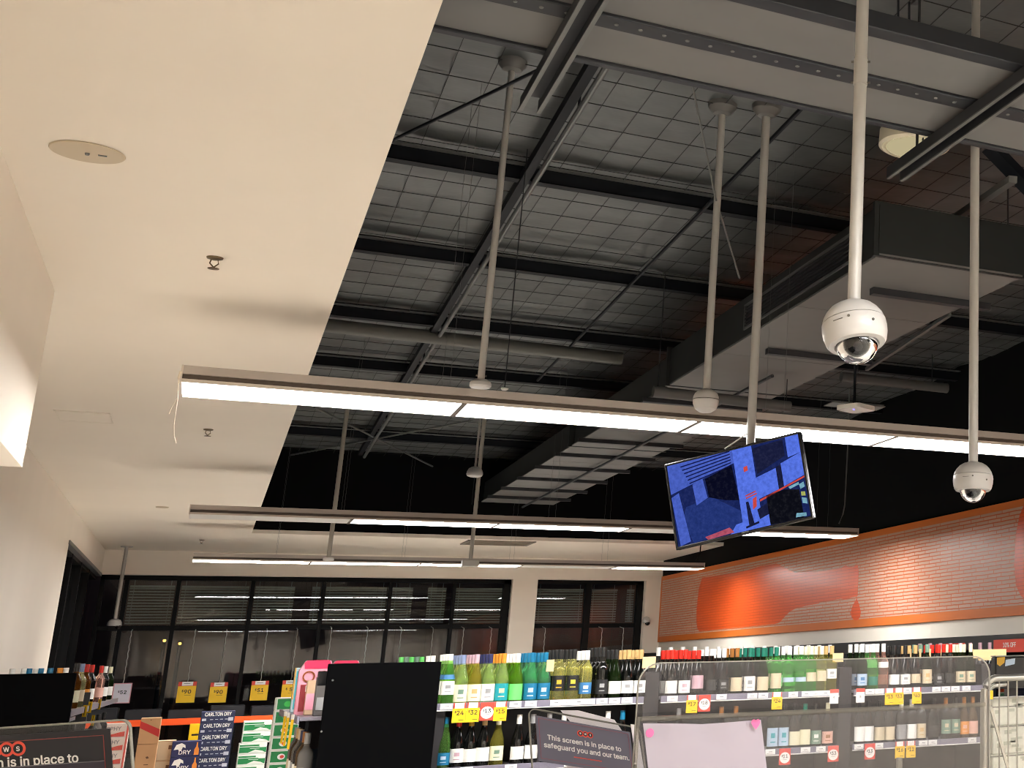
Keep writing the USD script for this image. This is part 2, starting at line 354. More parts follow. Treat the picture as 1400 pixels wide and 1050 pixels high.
# ------------------------------------------------------------------ things on the plaster ceiling
def on_ceiling(x, y): return PZz(x, y, ZC)
p = on_ceiling(120, 207)
t = Thing('ceiling_plate', 'round flush plate with a small screw on the cream ceiling, top left', 'ceiling plate', p)
plate_m = pm('ceiling_plate', (206, 190, 164), .6)
t.part('disc', lathe([(0, 0), (.105, 0), (.108, -.003), (.105, -.007), (0, -.007)], 40, p), plate_m)
t.part('screw', lathe([(0, -.006), (.008, -.006), (.006, -.014), (0, -.014)], 12, p), greysteel)
t.part('indicator', box(p[0]+.03, p[0]+.055, p[1]-.004, p[1]+.004, p[2]-.01, p[2]-.006), greysteel)
sprm = pm('sprinkler_metal', (120, 104, 80), .35, metal=.8)
for i, (x, y) in enumerate(((294, 352), (285, 587), (276, 738))):
    p = on_ceiling(x, y)
    t = Thing('fire_sprinkler', ['brass fire sprinkler on the cream ceiling, the nearest one', 'brass fire sprinkler on the ceiling just below the nearest light row', 'tiny brass fire sprinkler far along the ceiling near the windows'][i], 'sprinkler', p, 'fire sprinklers on the plaster ceiling')
    t.part('escutcheon', lathe([(0, 0), (.032, 0), (.03, -.006), (.012, -.012), (0, -.012)], 24, p), sprm)
    t.part('frame', [tube([p+[s*.012, 0, -.01], p+[s*.016, 0, -.028], p+[0, 0, -.045]], .003, 6) for s in (-1, 1)], sprm)
    t.part('deflector', lathe([(0, -.045), (.004, -.045), (.022, -.05), (.022, -.052), (0, -.054)], 20, p), sprm)
a, b, c, d = [on_ceiling(*q) for q in ((52, 554), (150, 565), (148, 578), (51, 573))]
t = Thing('ceiling_hatch', 'faint painted access panel in the ceiling beside the left bulkhead', 'access panel', (min(a[0], d[0]), a[1], ZC))
x0, x1, y0, y1 = -1.05, b[0], b[1], c[1]
t.part('panel', box(x0+.006, x1-.006, y0+.006, y1-.006, ZC-.004, ZC), ceilpaint)
t.part('bead', [box(x0, x1, y0, y0+.005, ZC-.005, ZC), box(x0, x1, y1-.005, y1, ZC-.005, ZC), box(x0, x0+.005, y0, y1, ZC-.005, ZC), box(x1-.005, x1, y0, y1, ZC-.005, ZC)], ceilpaint)
q = [on_ceiling(*k) for k in ((640, 738), (737, 739), (629, 743.6), (722, 745.6))]
t = Thing('slot_diffuser', 'grey air grille in the far ceiling strip above the windows', 'air vent', (q[0][0], q[0][1], ZC))
x0, x1, y0, y1 = q[0][0], q[1][0], q[0][1], q[2][1]
vent = pm('vent_grey', (128, 118, 104), .5)
t.part('frame', [box(x0, x1, y0, y0+.05, ZC-.012, ZC), box(x0, x1, y1-.05, y1, ZC-.012, ZC), box(x0, x0+.05, y0, y1, ZC-.012, ZC), box(x1-.05, x1, y0, y1, ZC-.012, ZC)], vent)
for k in range(7): t.part('blade', box(x0+.05, x1-.05, y0+.08+k*.075, y0+.085+k*.075+.02, ZC-.01, ZC-.002), vent)
p = on_ceiling(222, 693)
single('detector_base', lathe([(0, 0), (.06, 0), (.055, -.01), (0, -.012)], 24, p), plate_m, 'small flat detector plate on the ceiling left of the middle row light', 'detector')

# ------------------------------------------------------------------ under the roof: duct, pipes, rods, channels
Zb = EYE+2.0
pale = pm('pale_duct_underside', (114, 113, 111), .6, noise=.03)
slotm = pm('slotted_channel', (56, 58, 62), .5, metal=.4)
t = Thing('suspended_duct', 'shallow suspended duct with pale underside and three dark slotted channels crossing the top right', 'duct', (XC-.1, 3.7, Zb))
t.part('underside', [box(XC-.1, XR-.05, 3.765, 4.07, Zb, Zb+.03, .004), box(XC-.1, XR-.05, 4.145, 4.43, Zb, Zb+.03, .004)], pale)
holes = []
for y0, y1 in ((3.70, 3.768), (4.06, 4.15), (4.425, 4.46)):
    t.part('channel', box(XC-.1, XR-.05, y0, y1, Zb-.012, Zb+.05, .003), slotm)
for x in np.arange(XC, XR-.1, .075): holes.append(lathe([(0, 0), (.008, 0), (.006, -.004), (0, -.004)], 8, (x, 4.105, Zb-.011)))
t.part('rivets', holes, greysteel, kind='stuff')
rod = pm('hanger_rod', (70, 72, 74), .5, metal=.5)
for i, (x, yend, lab) in enumerate(((.735, 4.84, 'dark double strut channel under the suspended duct, near the cream ceiling edge'), (2.143, 4.83, 'dark double strut channel crossing under the suspended duct on the far right'))):
    t = Thing('strut_channel', lab, 'channel', (x, yend, Zb-.07), 'strut channels hung under the duct')
    t.part('web', box(x-.03, x+.03, 1.6, yend-.05, Zb-.03, Zb-.024), slotm)
    for s in (-1, 1):
        t.part('flange', box(x+s*.03-.003, x+s*.03+.003, 1.6, yend, Zb-.07, Zb-.02), slotm)
        t.part('lip', box(x+s*.03-.007, x+s*.03+.007, 1.6, yend-.01, Zb-.074, Zb-.068), greysteel)
    t.part('hanger', tube([(x+.0, yend-.22, Zb-.03), (x, yend-.22, roofz(yend))], .006, 8), rod)
Zd, DX0, DX1, DY0, DH = EYE+2.3, 3.0, 3.97, 6.95, .31
t = Thing('air_duct', 'long dark air duct with pale underside running away towards the far wall', 'duct', (DX0, DY0, Zd))
duct_d = pm('duct_dark', (34, 38, 38), .6, noise=.15, nscale=3)
t.part('casing', [box(DX0, DX1, DY0, 11.3, Zd+.012, Zd+DH), box(DX0+.03, DX1-.03, 11.3, YC, Zd+.012, Zd+DH-.03)], duct_d)
ed = [DY0, 8.3, 9.9, 11.3, 12.6, 13.8, 15, 16.2, 17.4, 18.6, 19.8, YC]
for a, b in zip(ed[:-1], ed[1:]): t.part('underside_panel', box(DX0+.005, DX1-.005, a+.004, b-.004, Zd, Zd+.012), pale)
for y in (DY0+.02, 11.3, 15.0): t.part('flange', box(DX0-.03, DX1+.03, y-.015, y+.015, Zd-.005, Zd+DH+.02), duct_d)
gx = DX0-.012
t.part('grille_frame', [box(gx, DX0, 7.35, 9.35, Zd+.06, Zd+.075), box(gx, DX0, 7.35, 9.35, Zd+.235, Zd+.25), box(gx, DX0, 7.35, 7.37, Zd+.06, Zd+.25), box(gx, DX0, 9.33, 9.35, Zd+.06, Zd+.25)], greysteel)
for k in range(6): t.part('grille_blade', box(gx+.002, DX0, 7.37, 9.33, Zd+.085+k*.025, Zd+.093+k*.025), slotm)
for y in (7.6, 9.55): t.part('hanger_bar', box(DX0+.25, DX1+.12, y, y+.06, Zd-.045, Zd-.001), slotm)
for y in (11.9, 13.2, 14.4, 15.5, 16.6, 17.7, 18.8, 19.8): t.part('hanger_bar', box(DX0-.05, DX1+.05, y, y+.05, Zd-.04, Zd-.001), slotm)
for s in (.42,): t.part('conduit', tube([(DX0+.55, 10.3, Zd-.05), (DX0+.55, YC, Zd-.05)], .015, 8), slotm)
def pipe(name, lab, cat, p0, p1, r, m, group=None, n=12): return single(name, tube([p0, p1], r, n), m, lab, cat, group)
a, b = PR(830, 90, .14), PR(498, 625, .14)
t = Thing('sprinkler_pipe', 'sprinkler pipe running under the purlins beside the cream ceiling edge', 'pipe', a)
t.part('pipe', tube([a, b], .018, 10), greysteel)
t.part('channel', bar(a+[-.05, 0, .05], b+[-.05, 0, .05], .05, .06), darksteel)
for f in (.05, .3, .55, .8): q = a+(b-a)*f; t.part('bracket', tube([q, q+[0, 0, .16]], .008, 6), darksteel)
pipe('conduit', 'thin conduit running under the purlins left of the dark air duct', 'pipe', PR(1100, 144, .12), PR(735, 520, .12), .013, darksteel)
a = PYy(447, 444, PURL[5]+.25); b = PYy(862, 500, PURL[5]+.25)
pipe('round_pipe', 'fat grey round pipe crossing just beyond the third purlin', 'pipe', np.array([XC-.1, a[1], a[2]]), np.array([3.0, a[1], (a[2]*.6+b[2]*.4)]), .06, pm('pipe_grey', (112, 112, 106), .5, noise=.05), n=20)
pipe('bracing_rod', 'thin bracing rod slanting up from the ceiling edge past the nearest pole', 'rod', PR(520, 200, .2), PR(748, 90, .2), .010, slotm)
pipe('bracing_rod', 'crossed bracing rod falling right, below the nearest light row', 'rod', PR(430, 557, .12), PR(600, 642, .12), .011, greysteel)
pipe('bracing_rod', 'crossed bracing rod rising right, below the nearest light row', 'rod', PR(398, 622, .12), PR(645, 575, .12), .011, greysteel)
a = PR(946, 113, .05); b = PYy(978, 270, a[1]+.3); c = PYy(1011, 380, a[1]+.9)
single('loose_cable', tube([a, b, c], .006, 6), greysteel, 'loose thin cable hanging off the roof beside the third pole', 'cable')
def hung_pipe(lab, p0, p1, r, m, hang=(.15, .85)):
    t = Thing('cross_pipe', lab, 'pipe', p0); t.part('pipe', tube([p0, p1], r, 16), m)
    for k in hang: q = p0+(p1-p0)*k; t.part('hanger', tube([q, [q[0], q[1], roofz(q[1])]], .004, 6), slotm)
pdk = pm('pipe_dark', (92, 92, 90), .5)
hung_pipe('grey round pipe crossing under the far part of the dark duct', PYy(893, 535, 10.6), PYy(1080, 556, 10.6), .045, pdk, (.03, .97))
hung_pipe('grey round pipe in the dark, right of the dome cameras and above the light row', PYy(1150, 515, 12.2), PYy(1295, 531, 12.2), .05, pdk)
a, b = PYy(1298, 430, 9.0), PYy(1185, 505, 11.8)
single('conduit', [bar(a, b, .03, .03)]+[tube([q, [q[0], q[1], roofz(q[1])]], .004, 6) for q in (a, b)], greysteel, 'thin grey conduit beside the right edge of the dark duct', 'pipe')
a, b = PYy(1385, 245, 6.4), PYy(1300, 303, 7.9)
single('roof_brace', bar(a, b, .05, .04), greysteel, 'light steel brace above the dark duct at the right edge', 'beam')
a, b = PYy(1352, 200, 6.6), PYy(1420, 270, 6.6)
single('roof_brace', bar(a, b, .12, .05), darksteel, 'dark steel brace falling to the right edge above the duct', 'beam')
pipe('hanger_wire', 'thin wire dropping to the duct at the right edge', 'wire', PYy(1378, 312, 7.2)+[0, 0, .5], np.array([*PYy(1378, 312, 7.2)[:2], Zd+DH-.01]), .006, rod)
a, b = PYy(1250, 0, 5.6), PYy(1203, 36, 6.3)
single('roof_brace', [bar(a+(a-b)*.6, b, .03, .05), tube([PYy(1228, 0, 5.6), PYy(1228, 44, 5.6)], .006, 6), tube([PYy(1243, 0, 5.6), PYy(1243, 48, 5.6)], .006, 6)], slotm, 'dark brace with two thin rods above the suspended duct, top right', 'beam')
# round lamp on the roof
p = PR(1250, 200, .2)
t = Thing('round_lamp', 'round cream roof lamp half hidden by the strut channel, top right', 'lamp', p)
t.part('drum', lathe([(0, .14), (.17, .14), (.205, .09), (.21, 0), (.19, -.012), (.175, -.005), (0, -.005)], 40, p), pm('lamp_cream', (232, 222, 196), .4))
t.part('lens', lathe([(0, -.03), (.09, -.027), (.165, -.012), (.165, -.005), (0, -.005)], 36, p), emit('dim_lens', (230, 215, 170), .2))
t.part('hanger', tube([p+[-.02, -.16, .1], p+[-.02, -.16, -.05]], .006, 6), rod)
# wireless access point
p = PD(1170, 558, 9.2)
t = Thing('access_point', 'white square wireless access point under a small plate in the dark roof space', 'access point', p)
ap = manifold3d.CrossSection.square((.14, .14), True).offset(.03, manifold3d.JoinType.Round, 2, 16).extrude(.03)
q = as_tm(ap); q.apply_transform(trimesh.transformations.rotation_matrix(.5, [0, 0, 1])); q.apply_translation(p-[0, 0, .015]); t.part('body', q, whitepl)
t.part('led', box(p[0]-.03, p[0]-.018, p[1]-.03, p[1]-.02, p[2]-.018, p[2]-.0155), emit('blue_led', (120, 110, 255), 1.5))
t.part('plate', box(p[0]-.19, p[0]+.2, p[1]-.05, p[1]+.11, p[2]+.016, p[2]+.022), greysteel)
t.part('drop_rod', tube([p+[0, .03, .02], [p[0], p[1]+.03, roofz(p[1])]], .01, 8), darksteel)

# ------------------------------------------------------------------ dome cameras on poles
camwhite = pm('camera_white', (192, 189, 185), .32)
polewhite = pm('pole_white', (178, 175, 169), .35)
dark_lens = pm('lens_black', (12, 12, 14), .1)
bubble_m = MB(stage, LK+'bubble_glass', {'p': ('principled_bsdf', {'base_color': (.42, .42, .44), 'roughness': .0, 'ior': 1.5, 'transmission_weight': 1.0})}, [], surface='p.BSDF')
screwm = pm('screw_grey', (110, 106, 100), .4, metal=.6)
def rotm(axis, a, at): return trimesh.transformations.rotation_matrix(a, axis, at)
def dome_camera(label, top, R, poletop, pr, tilt=0, collar=None, group='pendant dome cameras', cap=True):
    top = np.asarray(top, float)
    t = Thing('dome_camera', label, 'security camera', top, group)
    T = rotm(_fw, tilt, top-[0, 0, R*.6])@rotm(CR, -.14 if tilt else -.05, top-[0, 0, R*.6])
    def L(prof, n=48): m = lathe([(r*R, z*R) for r, z in prof], n, top); m.apply_transform(T); return m
    body = [(0, .02), (.26, .02), (.3, -.01), (.5, -.07), (.68, -.18), (.82, -.33), (.92, -.5), (.97, -.66), (.975, -.675)]
    t.part('housing', L(body+[(.9, -.68), (0, -.68)]), camwhite)
    t.part('skirt', L([(0, -.685), (.95, -.685), (.985, -.70), (1.0, -.9), (.985, -1.1), (.93, -1.32), (.86, -1.42), (.70, -1.45), (.665, -1.42), (.66, -1.36), (0, -1.36)]), camwhite)
    t.part('inner_plate', L([(0, -1.362), (.63, -1.362), (.63, -1.385), (0, -1.385)]), dark_lens)
    ang = np.linspace(0, math.pi/2, 14)
    outer = [(.64*math.cos(a), -1.40-.62*math.sin(a)) for a in ang]; inner = [(.61*math.cos(a), -1.40-.59*math.sin(a)) for a in ang[::-1]]
    t.part('bubble', L([(.64, -1.40)]+outer[1:]+inner[:-1]+[(.61, -1.40)]), bubble_m, label='smoked clear dome over the lens')
    c = top+np.array([0, 0, -1.42*R]); q = trimesh.creation.icosphere(3, .56*R); q.apply_translation(c); q.apply_transform(T); t.part('lens_ball', q, dark_lens)
    q = tube([c+[-.12*R, -.36*R, -.2*R], c+[-.17*R, -.47*R, -.28*R]], .15*R, 16); q.apply_transform(T); t.part('lens', q, pm('lens_ring', (70, 70, 72), .2))
    for k in (-.5, .25, 1.1):
        d = np.array([math.sin(k), -math.cos(k), 0]); q = top+d*R*.985+[0, 0, -R*1.0 if k == .25 else -R*.85]
        s = tube([q-d*.002, q+d*.0025], .0034*R/.077, 10); s.apply_transform(T); t.part('screw', s, screwm)
    d = np.array([-.75, -.66, 0]); q = top+d*R*.99+[0, 0, -R*.88]; s = bar(q+[-.008, .009, 0], q+[.008, -.009, 0], .004, .0014); s.apply_transform(T); t.part('maker_mark', s, screwm, label='tiny grey printed mark')
    t.part('pole', tube([top-[0, 0, .01], [top[0], top[1], poletop]], pr, 20), polewhite)
    if cap: t.part('ceiling_cup', lathe([(0, 0), (.07, 0), (.066, -.03), (.045, -.058), (pr, -.066), (0, -.066)], 28, (top[0], top[1], poletop+.02)), pm('cup_grey', (104, 103, 100), .4))
    if collar:
        t.part('collar', tube([[top[0], top[1], collar-.035], [top[0], top[1], collar+.035]], pr*1.12, 20), polewhite)
        for z in (-.028, .028):
            for s in (-1, 1): q = np.array([top[0], top[1], collar+z])+CR*s*pr*1.1; t.part('collar_screw', tube([q, q+CR*s*.007], .003, 8), screwm)
    return t
pD = PD(1167.5, 413, 3.19); colz = PYy(1173, 98, pD[1])[2]
dome_camera('large white pendant dome camera nearest the viewer, right of centre, on a white pole', pD, .077, roofz(pD[1]), .0155, tilt=-.21, collar=colz)
pE = PD(1330.5, 632, 5.13)
dome_camera('white pendant dome camera low at the right edge above the orange mural', pE, .077, roofz(pE[1]), .0185)
# smaller sensors on poles
def dome_sensor(label, top, R, poletop, pr, prof, lens=None, cap=True, name='dome_sensor', rod2=None):
    t = Thing(name, label, 'security camera', top)
    t.part('dome', lathe([(r*R, z*R) for r, z in prof], 32, top), camwhite)
    t.part('pole', tube([np.asarray(top)-[0, 0, .005], [top[0], top[1], poletop]], pr, 16), polewhite)
    if cap: t.part('ceiling_cup', lathe([(0, 0), (.085, 0), (.08, -.03), (.05, -.066), (pr, -.075), (0, -.075)], 28, (top[0], top[1], poletop+.02)), pm('cup_grey', (104, 103, 100), .4))
    return t
pB = PYy(966, 532, 7.26)
t = dome_sensor('small white ball-shaped camera on a long pole above the television', pB, .07, roofz(7.26), .020, [(0, 0), (.3, 0), (.6, -.12), (.85, -.35), (.96, -.6), (1.0, -.85), (.97, -.88), (1.0, -.92), (.97, -1.2), (.8, -1.6), (.45, -1.85), (0, -1.93)])
t.part('seam', lathe([(.071*.96, -.058), (.0705, -.058), (.0705, -.0615), (.067, -.0615)], 32, pB), screwm)
pA = PYy(657.5, 519, 7.26)
t = Thing('disc_sensor', 'flat white disc sensor at the bottom of the leftmost long pole', 'sensor', pA)
t.part('disc', lathe([(0, 0), (.03, 0), (.046, -.012), (.05, -.02), (.05, -.034), (.044, -.042), (0, -.044)], 32, pA), camwhite)
t.part('pole', tube([pA, [pA[0], pA[1], roofz(7.26)]], .0165, 16), polewhite)
t.part('ceiling_cup', lathe([(0, 0), (.075, 0), (.07, -.03), (.048, -.06), (.02, -.07), (0, -.07)], 28, (pA[0], pA[1], roofz(7.26)+.02)), pm('cup_grey', (104, 103, 100), .4))
t.part('clamp', [tube([pA+[-.024, 0, .02], pA+[.024, 0, .02]], .005, 8)], screwm)
q = PD(690, 530, 7.9); t = Thing('smoke_detector', 'tiny white smoke detector just right of the disc sensor', 'detector', q)
t.part('body', lathe([(0, 0), (.018, 0), (.022, -.006), (.014, -.016), (0, -.018)], 20, q), camwhite); t.part('rod', tube([q, [q[0], q[1], roofz(q[1])]], .003, 6), slotm)
q = PYy(650, 638, 16.4)
t = dome_sensor('small white dome sensor on a short rod in the far roof space', q, .085, roofz(16.4), .012, [(0, 0), (.4, -.03), (.75, -.25), (.95, -.65), (1, -1.0), (.9, -1.25), (.5, -1.4), (0, -1.42)], cap=False)
t.part('drop_wire', tube([q-[0, 0, .11], q-[0, 0, .42]], .002, 5), slotm)
q = PYy(157.5, 846, 23.3); pt = PZz(171, 749, ZC)
t = dome_sensor('white dome camera hanging from the ceiling at the left end of the windows', q, .085, ZC, .022, [(0, 0), (.4, -.03), (.75, -.2), (.95, -.55), (1, -.95), (.98, -1.1), (.4, -1.1), (0, -1.1)], cap=False)
t.part('ceiling_plate', lathe([(0, 0), (.07, 0), (.07, -.015), (0, -.015)], 24, (q[0], q[1], ZC)), polewhite)
t.part('lens', trimesh.creation.icosphere(2, .035).apply_translation(q-[-.05, .03, .11]), dark_lens)
q = PYy(883.5, 848, YF-.1)
t = Thing('wall_camera', 'white ball camera on the wall between the small window and the mural', 'security camera', q)
t.part('body', lathe([(0, .06), (.045, .045), (.07, 0), (.06, -.035), (.02, -.05), (0, -.05)], 28, q), camwhite)
t.part('lens', trimesh.creation.icosphere(2, .04).apply_translation(q+[.02, -.02, -.05]), dark_lens)
t.part('bracket', box(q[0]-.02, q[0]+.02, q[1], YF, q[2]-.02, q[2]+.02), camwhite)
for i, (x, y, xt, yt) in enumerate(((449, 765, 468, 620), (643, 769, 648, 722))):
    q = PYy(x, y, 17.3)
    t = Thing('pendant_sensor', ['slim grey pole ending in a small flat plate in front of the farthest light, left', 'slim grey pole ending in a small grey box in front of the farthest light, centre'][i], 'sensor', q)
    t.part('pole', tube([q, [q[0], q[1], roofz(17.3)]], .022, 12), pm('pole_grey', (176, 170, 158), .4))
    if i == 0: t.part('plate', lathe([(0, .02), (.05, .02), (.055, 0), (.05, -.012), (0, -.012)], 20, q), whitepl)
    else: t.part('box', box(q[0]-.09, q[0]+.09, q[1]-.05, q[1]+.05, q[2]-.05, q[2]+.03, .008), pm('pole_grey', (176, 170, 158), .4))

# ------------------------------------------------------------------ television
from scipy.spatial.transform import Rotation
Rt = Rotation.from_euler('zxy', [-45.46, -4.08, -10.12], degrees=True).as_matrix()
tc = EYEP+(np.array([2.2339, 6.9387, 2.4828])-EYEP)*(7.2/7.0); TW, TH = .784*7.2/7, .461*7.2/7
tf = Frame(tc, Rt[:, 0], Rt[:, 2])
tv = Thing('television', 'black flat television hung from a pole, showing a blue security camera picture', 'television', tc)
gloss = pm('tv_black', (14, 14, 16), .25)
tv.part('casing', [tf.plate(-TW/2, TW/2, -TH/2, TH/2, -.035, -.004, .006), tf.plate(-TW*.3, TW*.3, -TH*.35, TH*.25, -.07, -.034, .01)], gloss)
bz = .012
tv.part('bezel', [tf.plate(-TW/2, TW/2, TH/2-bz, TH/2, -.005, .006, .003), tf.plate(-TW/2, TW/2, -TH/2, -TH/2+bz*1.3, -.005, .006, .003), tf.plate(-TW/2, -TW/2+bz, -TH/2, TH/2, -.005, .006, .003), tf.plate(TW/2-bz, TW/2, -TH/2, TH/2, -.005, .006, .003)], gloss)
tv.part('maker_mark', tf.plate(-.012, .03, -TH/2+.008, -TH/2+.014, .006, .0068), greysteel, label='small silver mark on the lower bezel')
SW, SH = TW-2*bz, TH-2.3*bz
def scr(pts, d, col, s=1.0, nm=None):
    k = emit('screen_%02x%02x%02x' % col, col, s)
    return tf.poly([(-SW/2+u*SW, SH/2-v*SH+.003) for u, v in pts], d, d+.0004)
def R4(u0, u1, v0, v1, dv=0): return [(u0, v0), (u1, v0+dv), (u1, v1+dv), (u0, v1)]
TVS = .30
def scrs(name, col, polys, d, label=None):
    key = 'screen_%02x%02x%02x' % col
    if key not in MATS:
        c = np.array(srgb(col))
        MATS[key] = MB(stage, LK+key, {'g': ('geometry', {}), 'n': ('noise_texture', {'scale': 45.0, 'detail': 5.0, 'roughness': .7}), 'r': ('rgb_ramp', {'ramp': [(.28, tuple(c*.7)), (.5, tuple(c)), (.72, tuple(c*1.2+.01))]}), 'e': ('emission', {'strength': TVS})},
                       [('g.position', 'n.vector'), ('n.fac', 'r.fac'), ('r.color', 'e.color')], surface='e.emission')
    k = MATS[key]; [tv.part(name, tf.poly([(-SW/2+u*SW, SH/2-v*SH+.003) for u, v in P], d, d+.0004), k, label=label, smooth=False) for P in polys]
tv.sub = tv.part('screen', tf.plate(-SW/2, SW/2, -SH/2+.003, SH/2+.003, -.0045, -.0034), gloss)
scrs('picture_floor', (26, 38, 92), [R4(0, 1, 0, 1)], -.003, 'dark blue floor in the picture')
scrs('picture_floor_light', (36, 54, 120), [[(0.1, .55), (.3, .5), (.5, .75), (.5, .95), (.12, 1), (.06, .7)]], -.0024)
scrs('picture_ceiling', (74, 98, 196), [[(0, 0), (.5, 0), (.5, .16), (0, .36)], [(0, .4), (.06, .36), (.10, .97), (.02, 1)], [(.17, .30), (.25, .24), (.27, .5), (.18, .56)]], -.0018, 'pale blue ceiling in the picture')
scrs('picture_shutter', (22, 30, 84), [[(.1+.01*k, .045+.045*k), (.48, .0+.035*k), (.48, .014+.035*k), (.1+.01*k, .06+.045*k)] for k in range(6)], -.0012)
scrs('picture_doorway', (10, 12, 34), [[(.27, .27), (.48, .17), (.50, .62), (.40, .58), (.28, .5)]], -.0012, 'dark doorway in the picture')
scrs('picture_column', (88, 118, 232), [R4(.5, .645, .0, 1.0), [(.645, .4), (.80, .34), (.80, .6), (.645, .66)], [(.84, .30), (1, .22), (1, .5), (.84, .58)], [(.45, .9), (.75, .84), (.75, 1), (.4, 1)], [(.9, .0), (1, 0), (1, .22), (.9, .25)]], -.0018, 'bright column and walls in the picture')
scrs('picture_shadows', (26, 30, 62), [[(.65, .04), (.88, .02), (.88, .22), (.66, .36)], [(.80, .33), (.84, .31), (.84, .6), (.80, .62)], [(.62, .78), (.70, .73), (.71, .86), (.63, .9)], [(.545, .66), (.565, .66), (.585, .93), (.545, .95)], [(.52, .95), (.62, .92), (.62, .945), (.52, .975)]], -.0012)
scrs('picture_cabinet', (14, 15, 24), [[(.70, .64), (.84, .62), (.945, .66), (.95, 1), (.70, 1)]], -.0008, 'black cabinet in the picture')
scrs('picture_red', (206, 74, 68), [[(.65, .67), (1, .51), (1, .53), (.65, .695)], [(.565, .24), (.595, .23), (.595, .29), (.565, .3)], [(.55, .58), (.63, .55), (.63, .565), (.55, .595)], [(.55, .61), (.635, .58), (.635, .595), (.55, .625)], [(.60, .64), (.63, .62), (.62, .74), (.59, .77)]], -.0008, 'red sign and line in the picture')
scrs('picture_mat', (178, 82, 104), [[(.21, .96), (.40, .915), (.43, .985), (.23, 1)]], -.0006)
scrs('picture_shelves', (120, 170, 190), [[(.95, .60), (.985, .58), (.99, .64), (.955, .66)], [(.955, .76), (.99, .78), (.99, .85), (.955, .83)], [(.9, .93), (.97, .95), (.97, .99), (.89, .98)], [(.87, .60), (.95, .57), (.95, .60), (.88, .63)]], -.0006)
scrs('picture_goods', (170, 176, 96), [[(.955, .69), (.985, .7), (.985, .75), (.955, .74)]], -.0006)
tv.sub = None
pc = PYy(1026.5, 600, tc[1]+.03)
tv.part('pole', tube([[pc[0], pc[1], tc[2]+TH*.38], [pc[0], pc[1], roofz(pc[1])]], .0235, 20), polewhite, label='white mounting pole')
tv.part('ceiling_cup', lathe([(0, 0), (.085, 0), (.08, -.03), (.05, -.066), (.025, -.075), (0, -.075)], 28, (pc[0], pc[1], roofz(pc[1])+.02)), pm('cup_grey', (104, 103, 100), .4))
tv.part('mount', tf.plate(-.06, .12, -.05, TH*.42, -.10, -.06, .008), gloss)
tv.part('cable', tube([tf.o+tf.u*(-.05)+tf.v*(TH/2-.01)-tf.n*.04, tf.o+tf.u*(-.065)+tf.v*(TH/2+.015)-tf.n*.05, [pc[0]-.02, pc[1], pc[2]+.03]], .004, 6), whitepl)

# ------------------------------------------------------------------ mural on the right wall
mx = XR-.012
MYF = YF-.04
mu = Thing('wall_mural', 'long orange printed mural of a brick wall with a tilted bottle shape', 'mural', (XR, MYF, MZ0))
orange = pm('mural_orange', (214, 112, 38), .55)
mu.sub = mu.part('board', box(XR-.03, XR, 2.0, MYF, MZ0, MZ1, .003), orange)
nodes = {'g': ('geometry', {}), 's': ('separate_xyz', {}), 'c': ('combine_xyz', {}), 'nz': ('noise_texture', {'scale': 9.0, 'detail': 2.0}), 'nv': ('vector_math', {'math_type': 'multiply_add', 'vector2': (.05, .010, 0)}),
         'b': ('brick_texture', {'scale': 1.0, 'offset': .37, 'offset_frequency': 2, 'squash': 1.7, 'squash_frequency': 3, 'color1': srgb((204, 167, 146)), 'color2': srgb((194, 156, 132)), 'mortar': srgb((200, 90, 32)), 'mortar_size': .0064, 'mortar_smooth': .15, 'bias': .0, 'brick_width': .27, 'row_height': .0385}),
         'p': ('principled_bsdf', {'roughness': .42})}
brickm = MB(stage, LK+'mural_bricks', nodes, [('g.position', 's.vector'), ('s.y', 'c.x'), ('s.z', 'c.y'), ('g.position', 'nz.vector'), ('nz.color', 'nv.vector1'), ('c.vector', 'nv.vector3'), ('nv.vector', 'b.vector'), ('b.color', 'p.base_color')], surface='p.BSDF')
mu.part('brick_print', box(XR-.0315, XR-.029, 2.0, MYF-.09, MZ0+.095, MZ1-.075), brickm, smooth=False)
wf = Frame((XR-.0315, 0, 0), (0, -1, 0), (0, 0, 1))
def W(x, y): p = PXx(x, y, XR-.0315); return (-p[1], p[2])
c5 = lambda L: [W(840+x/5, 700+y/5) for x, y in L]
c6 = lambda L: [W(1120+x/5, 660+y/5) for x, y in L]
bot = c5([(600, 450), (578, 520), (563, 650), (560, 750), (567, 795), (580, 815), (700, 803), (900, 785), (1100, 765), (1130, 755), (1165, 715), (1200, 680), (1250, 655), (1330, 638), (1400, 625)])
bot += c6([(0, 817), (80, 806), (150, 792), (180, 800), (215, 786), (262, 775), (266, 700), (270, 610), (264, 562), (246, 560), (240, 575), (205, 578), (182, 564), (150, 582), (120, 590), (0, 606)])
bot += c5([(1330, 408), (1280, 414), (1235, 415), (1180, 388), (1110, 352), (1000, 370), (900, 400), (750, 425)])
nodes = {'g': ('geometry', {}), 's': ('separate_xyz', {}), 'c': ('combine_xyz', {}),
         'b': ('brick_texture', {'scale': 1.0, 'offset': .37, 'color1': srgb((228, 92, 34)), 'color2': srgb((222, 86, 32)), 'mortar': srgb((196, 72, 26)), 'mortar_size': .004, 'mortar_smooth': .3, 'brick_width': .4, 'row_height': .0385}),
         'p': ('principled_bsdf', {'roughness': .34})}
bottlem = MB(stage, LK+'mural_bottle', nodes, [('g.position', 's.vector'), ('s.y', 'c.x'), ('s.z', 'c.y'), ('c.vector', 'b.vector'), ('b.color', 'p.base_color')], surface='p.BSDF')
mu.part('bottle_print', wf.poly(bot, .0, .0012), bottlem, label='orange-red bottle silhouette tipped to the right', smooth=False)
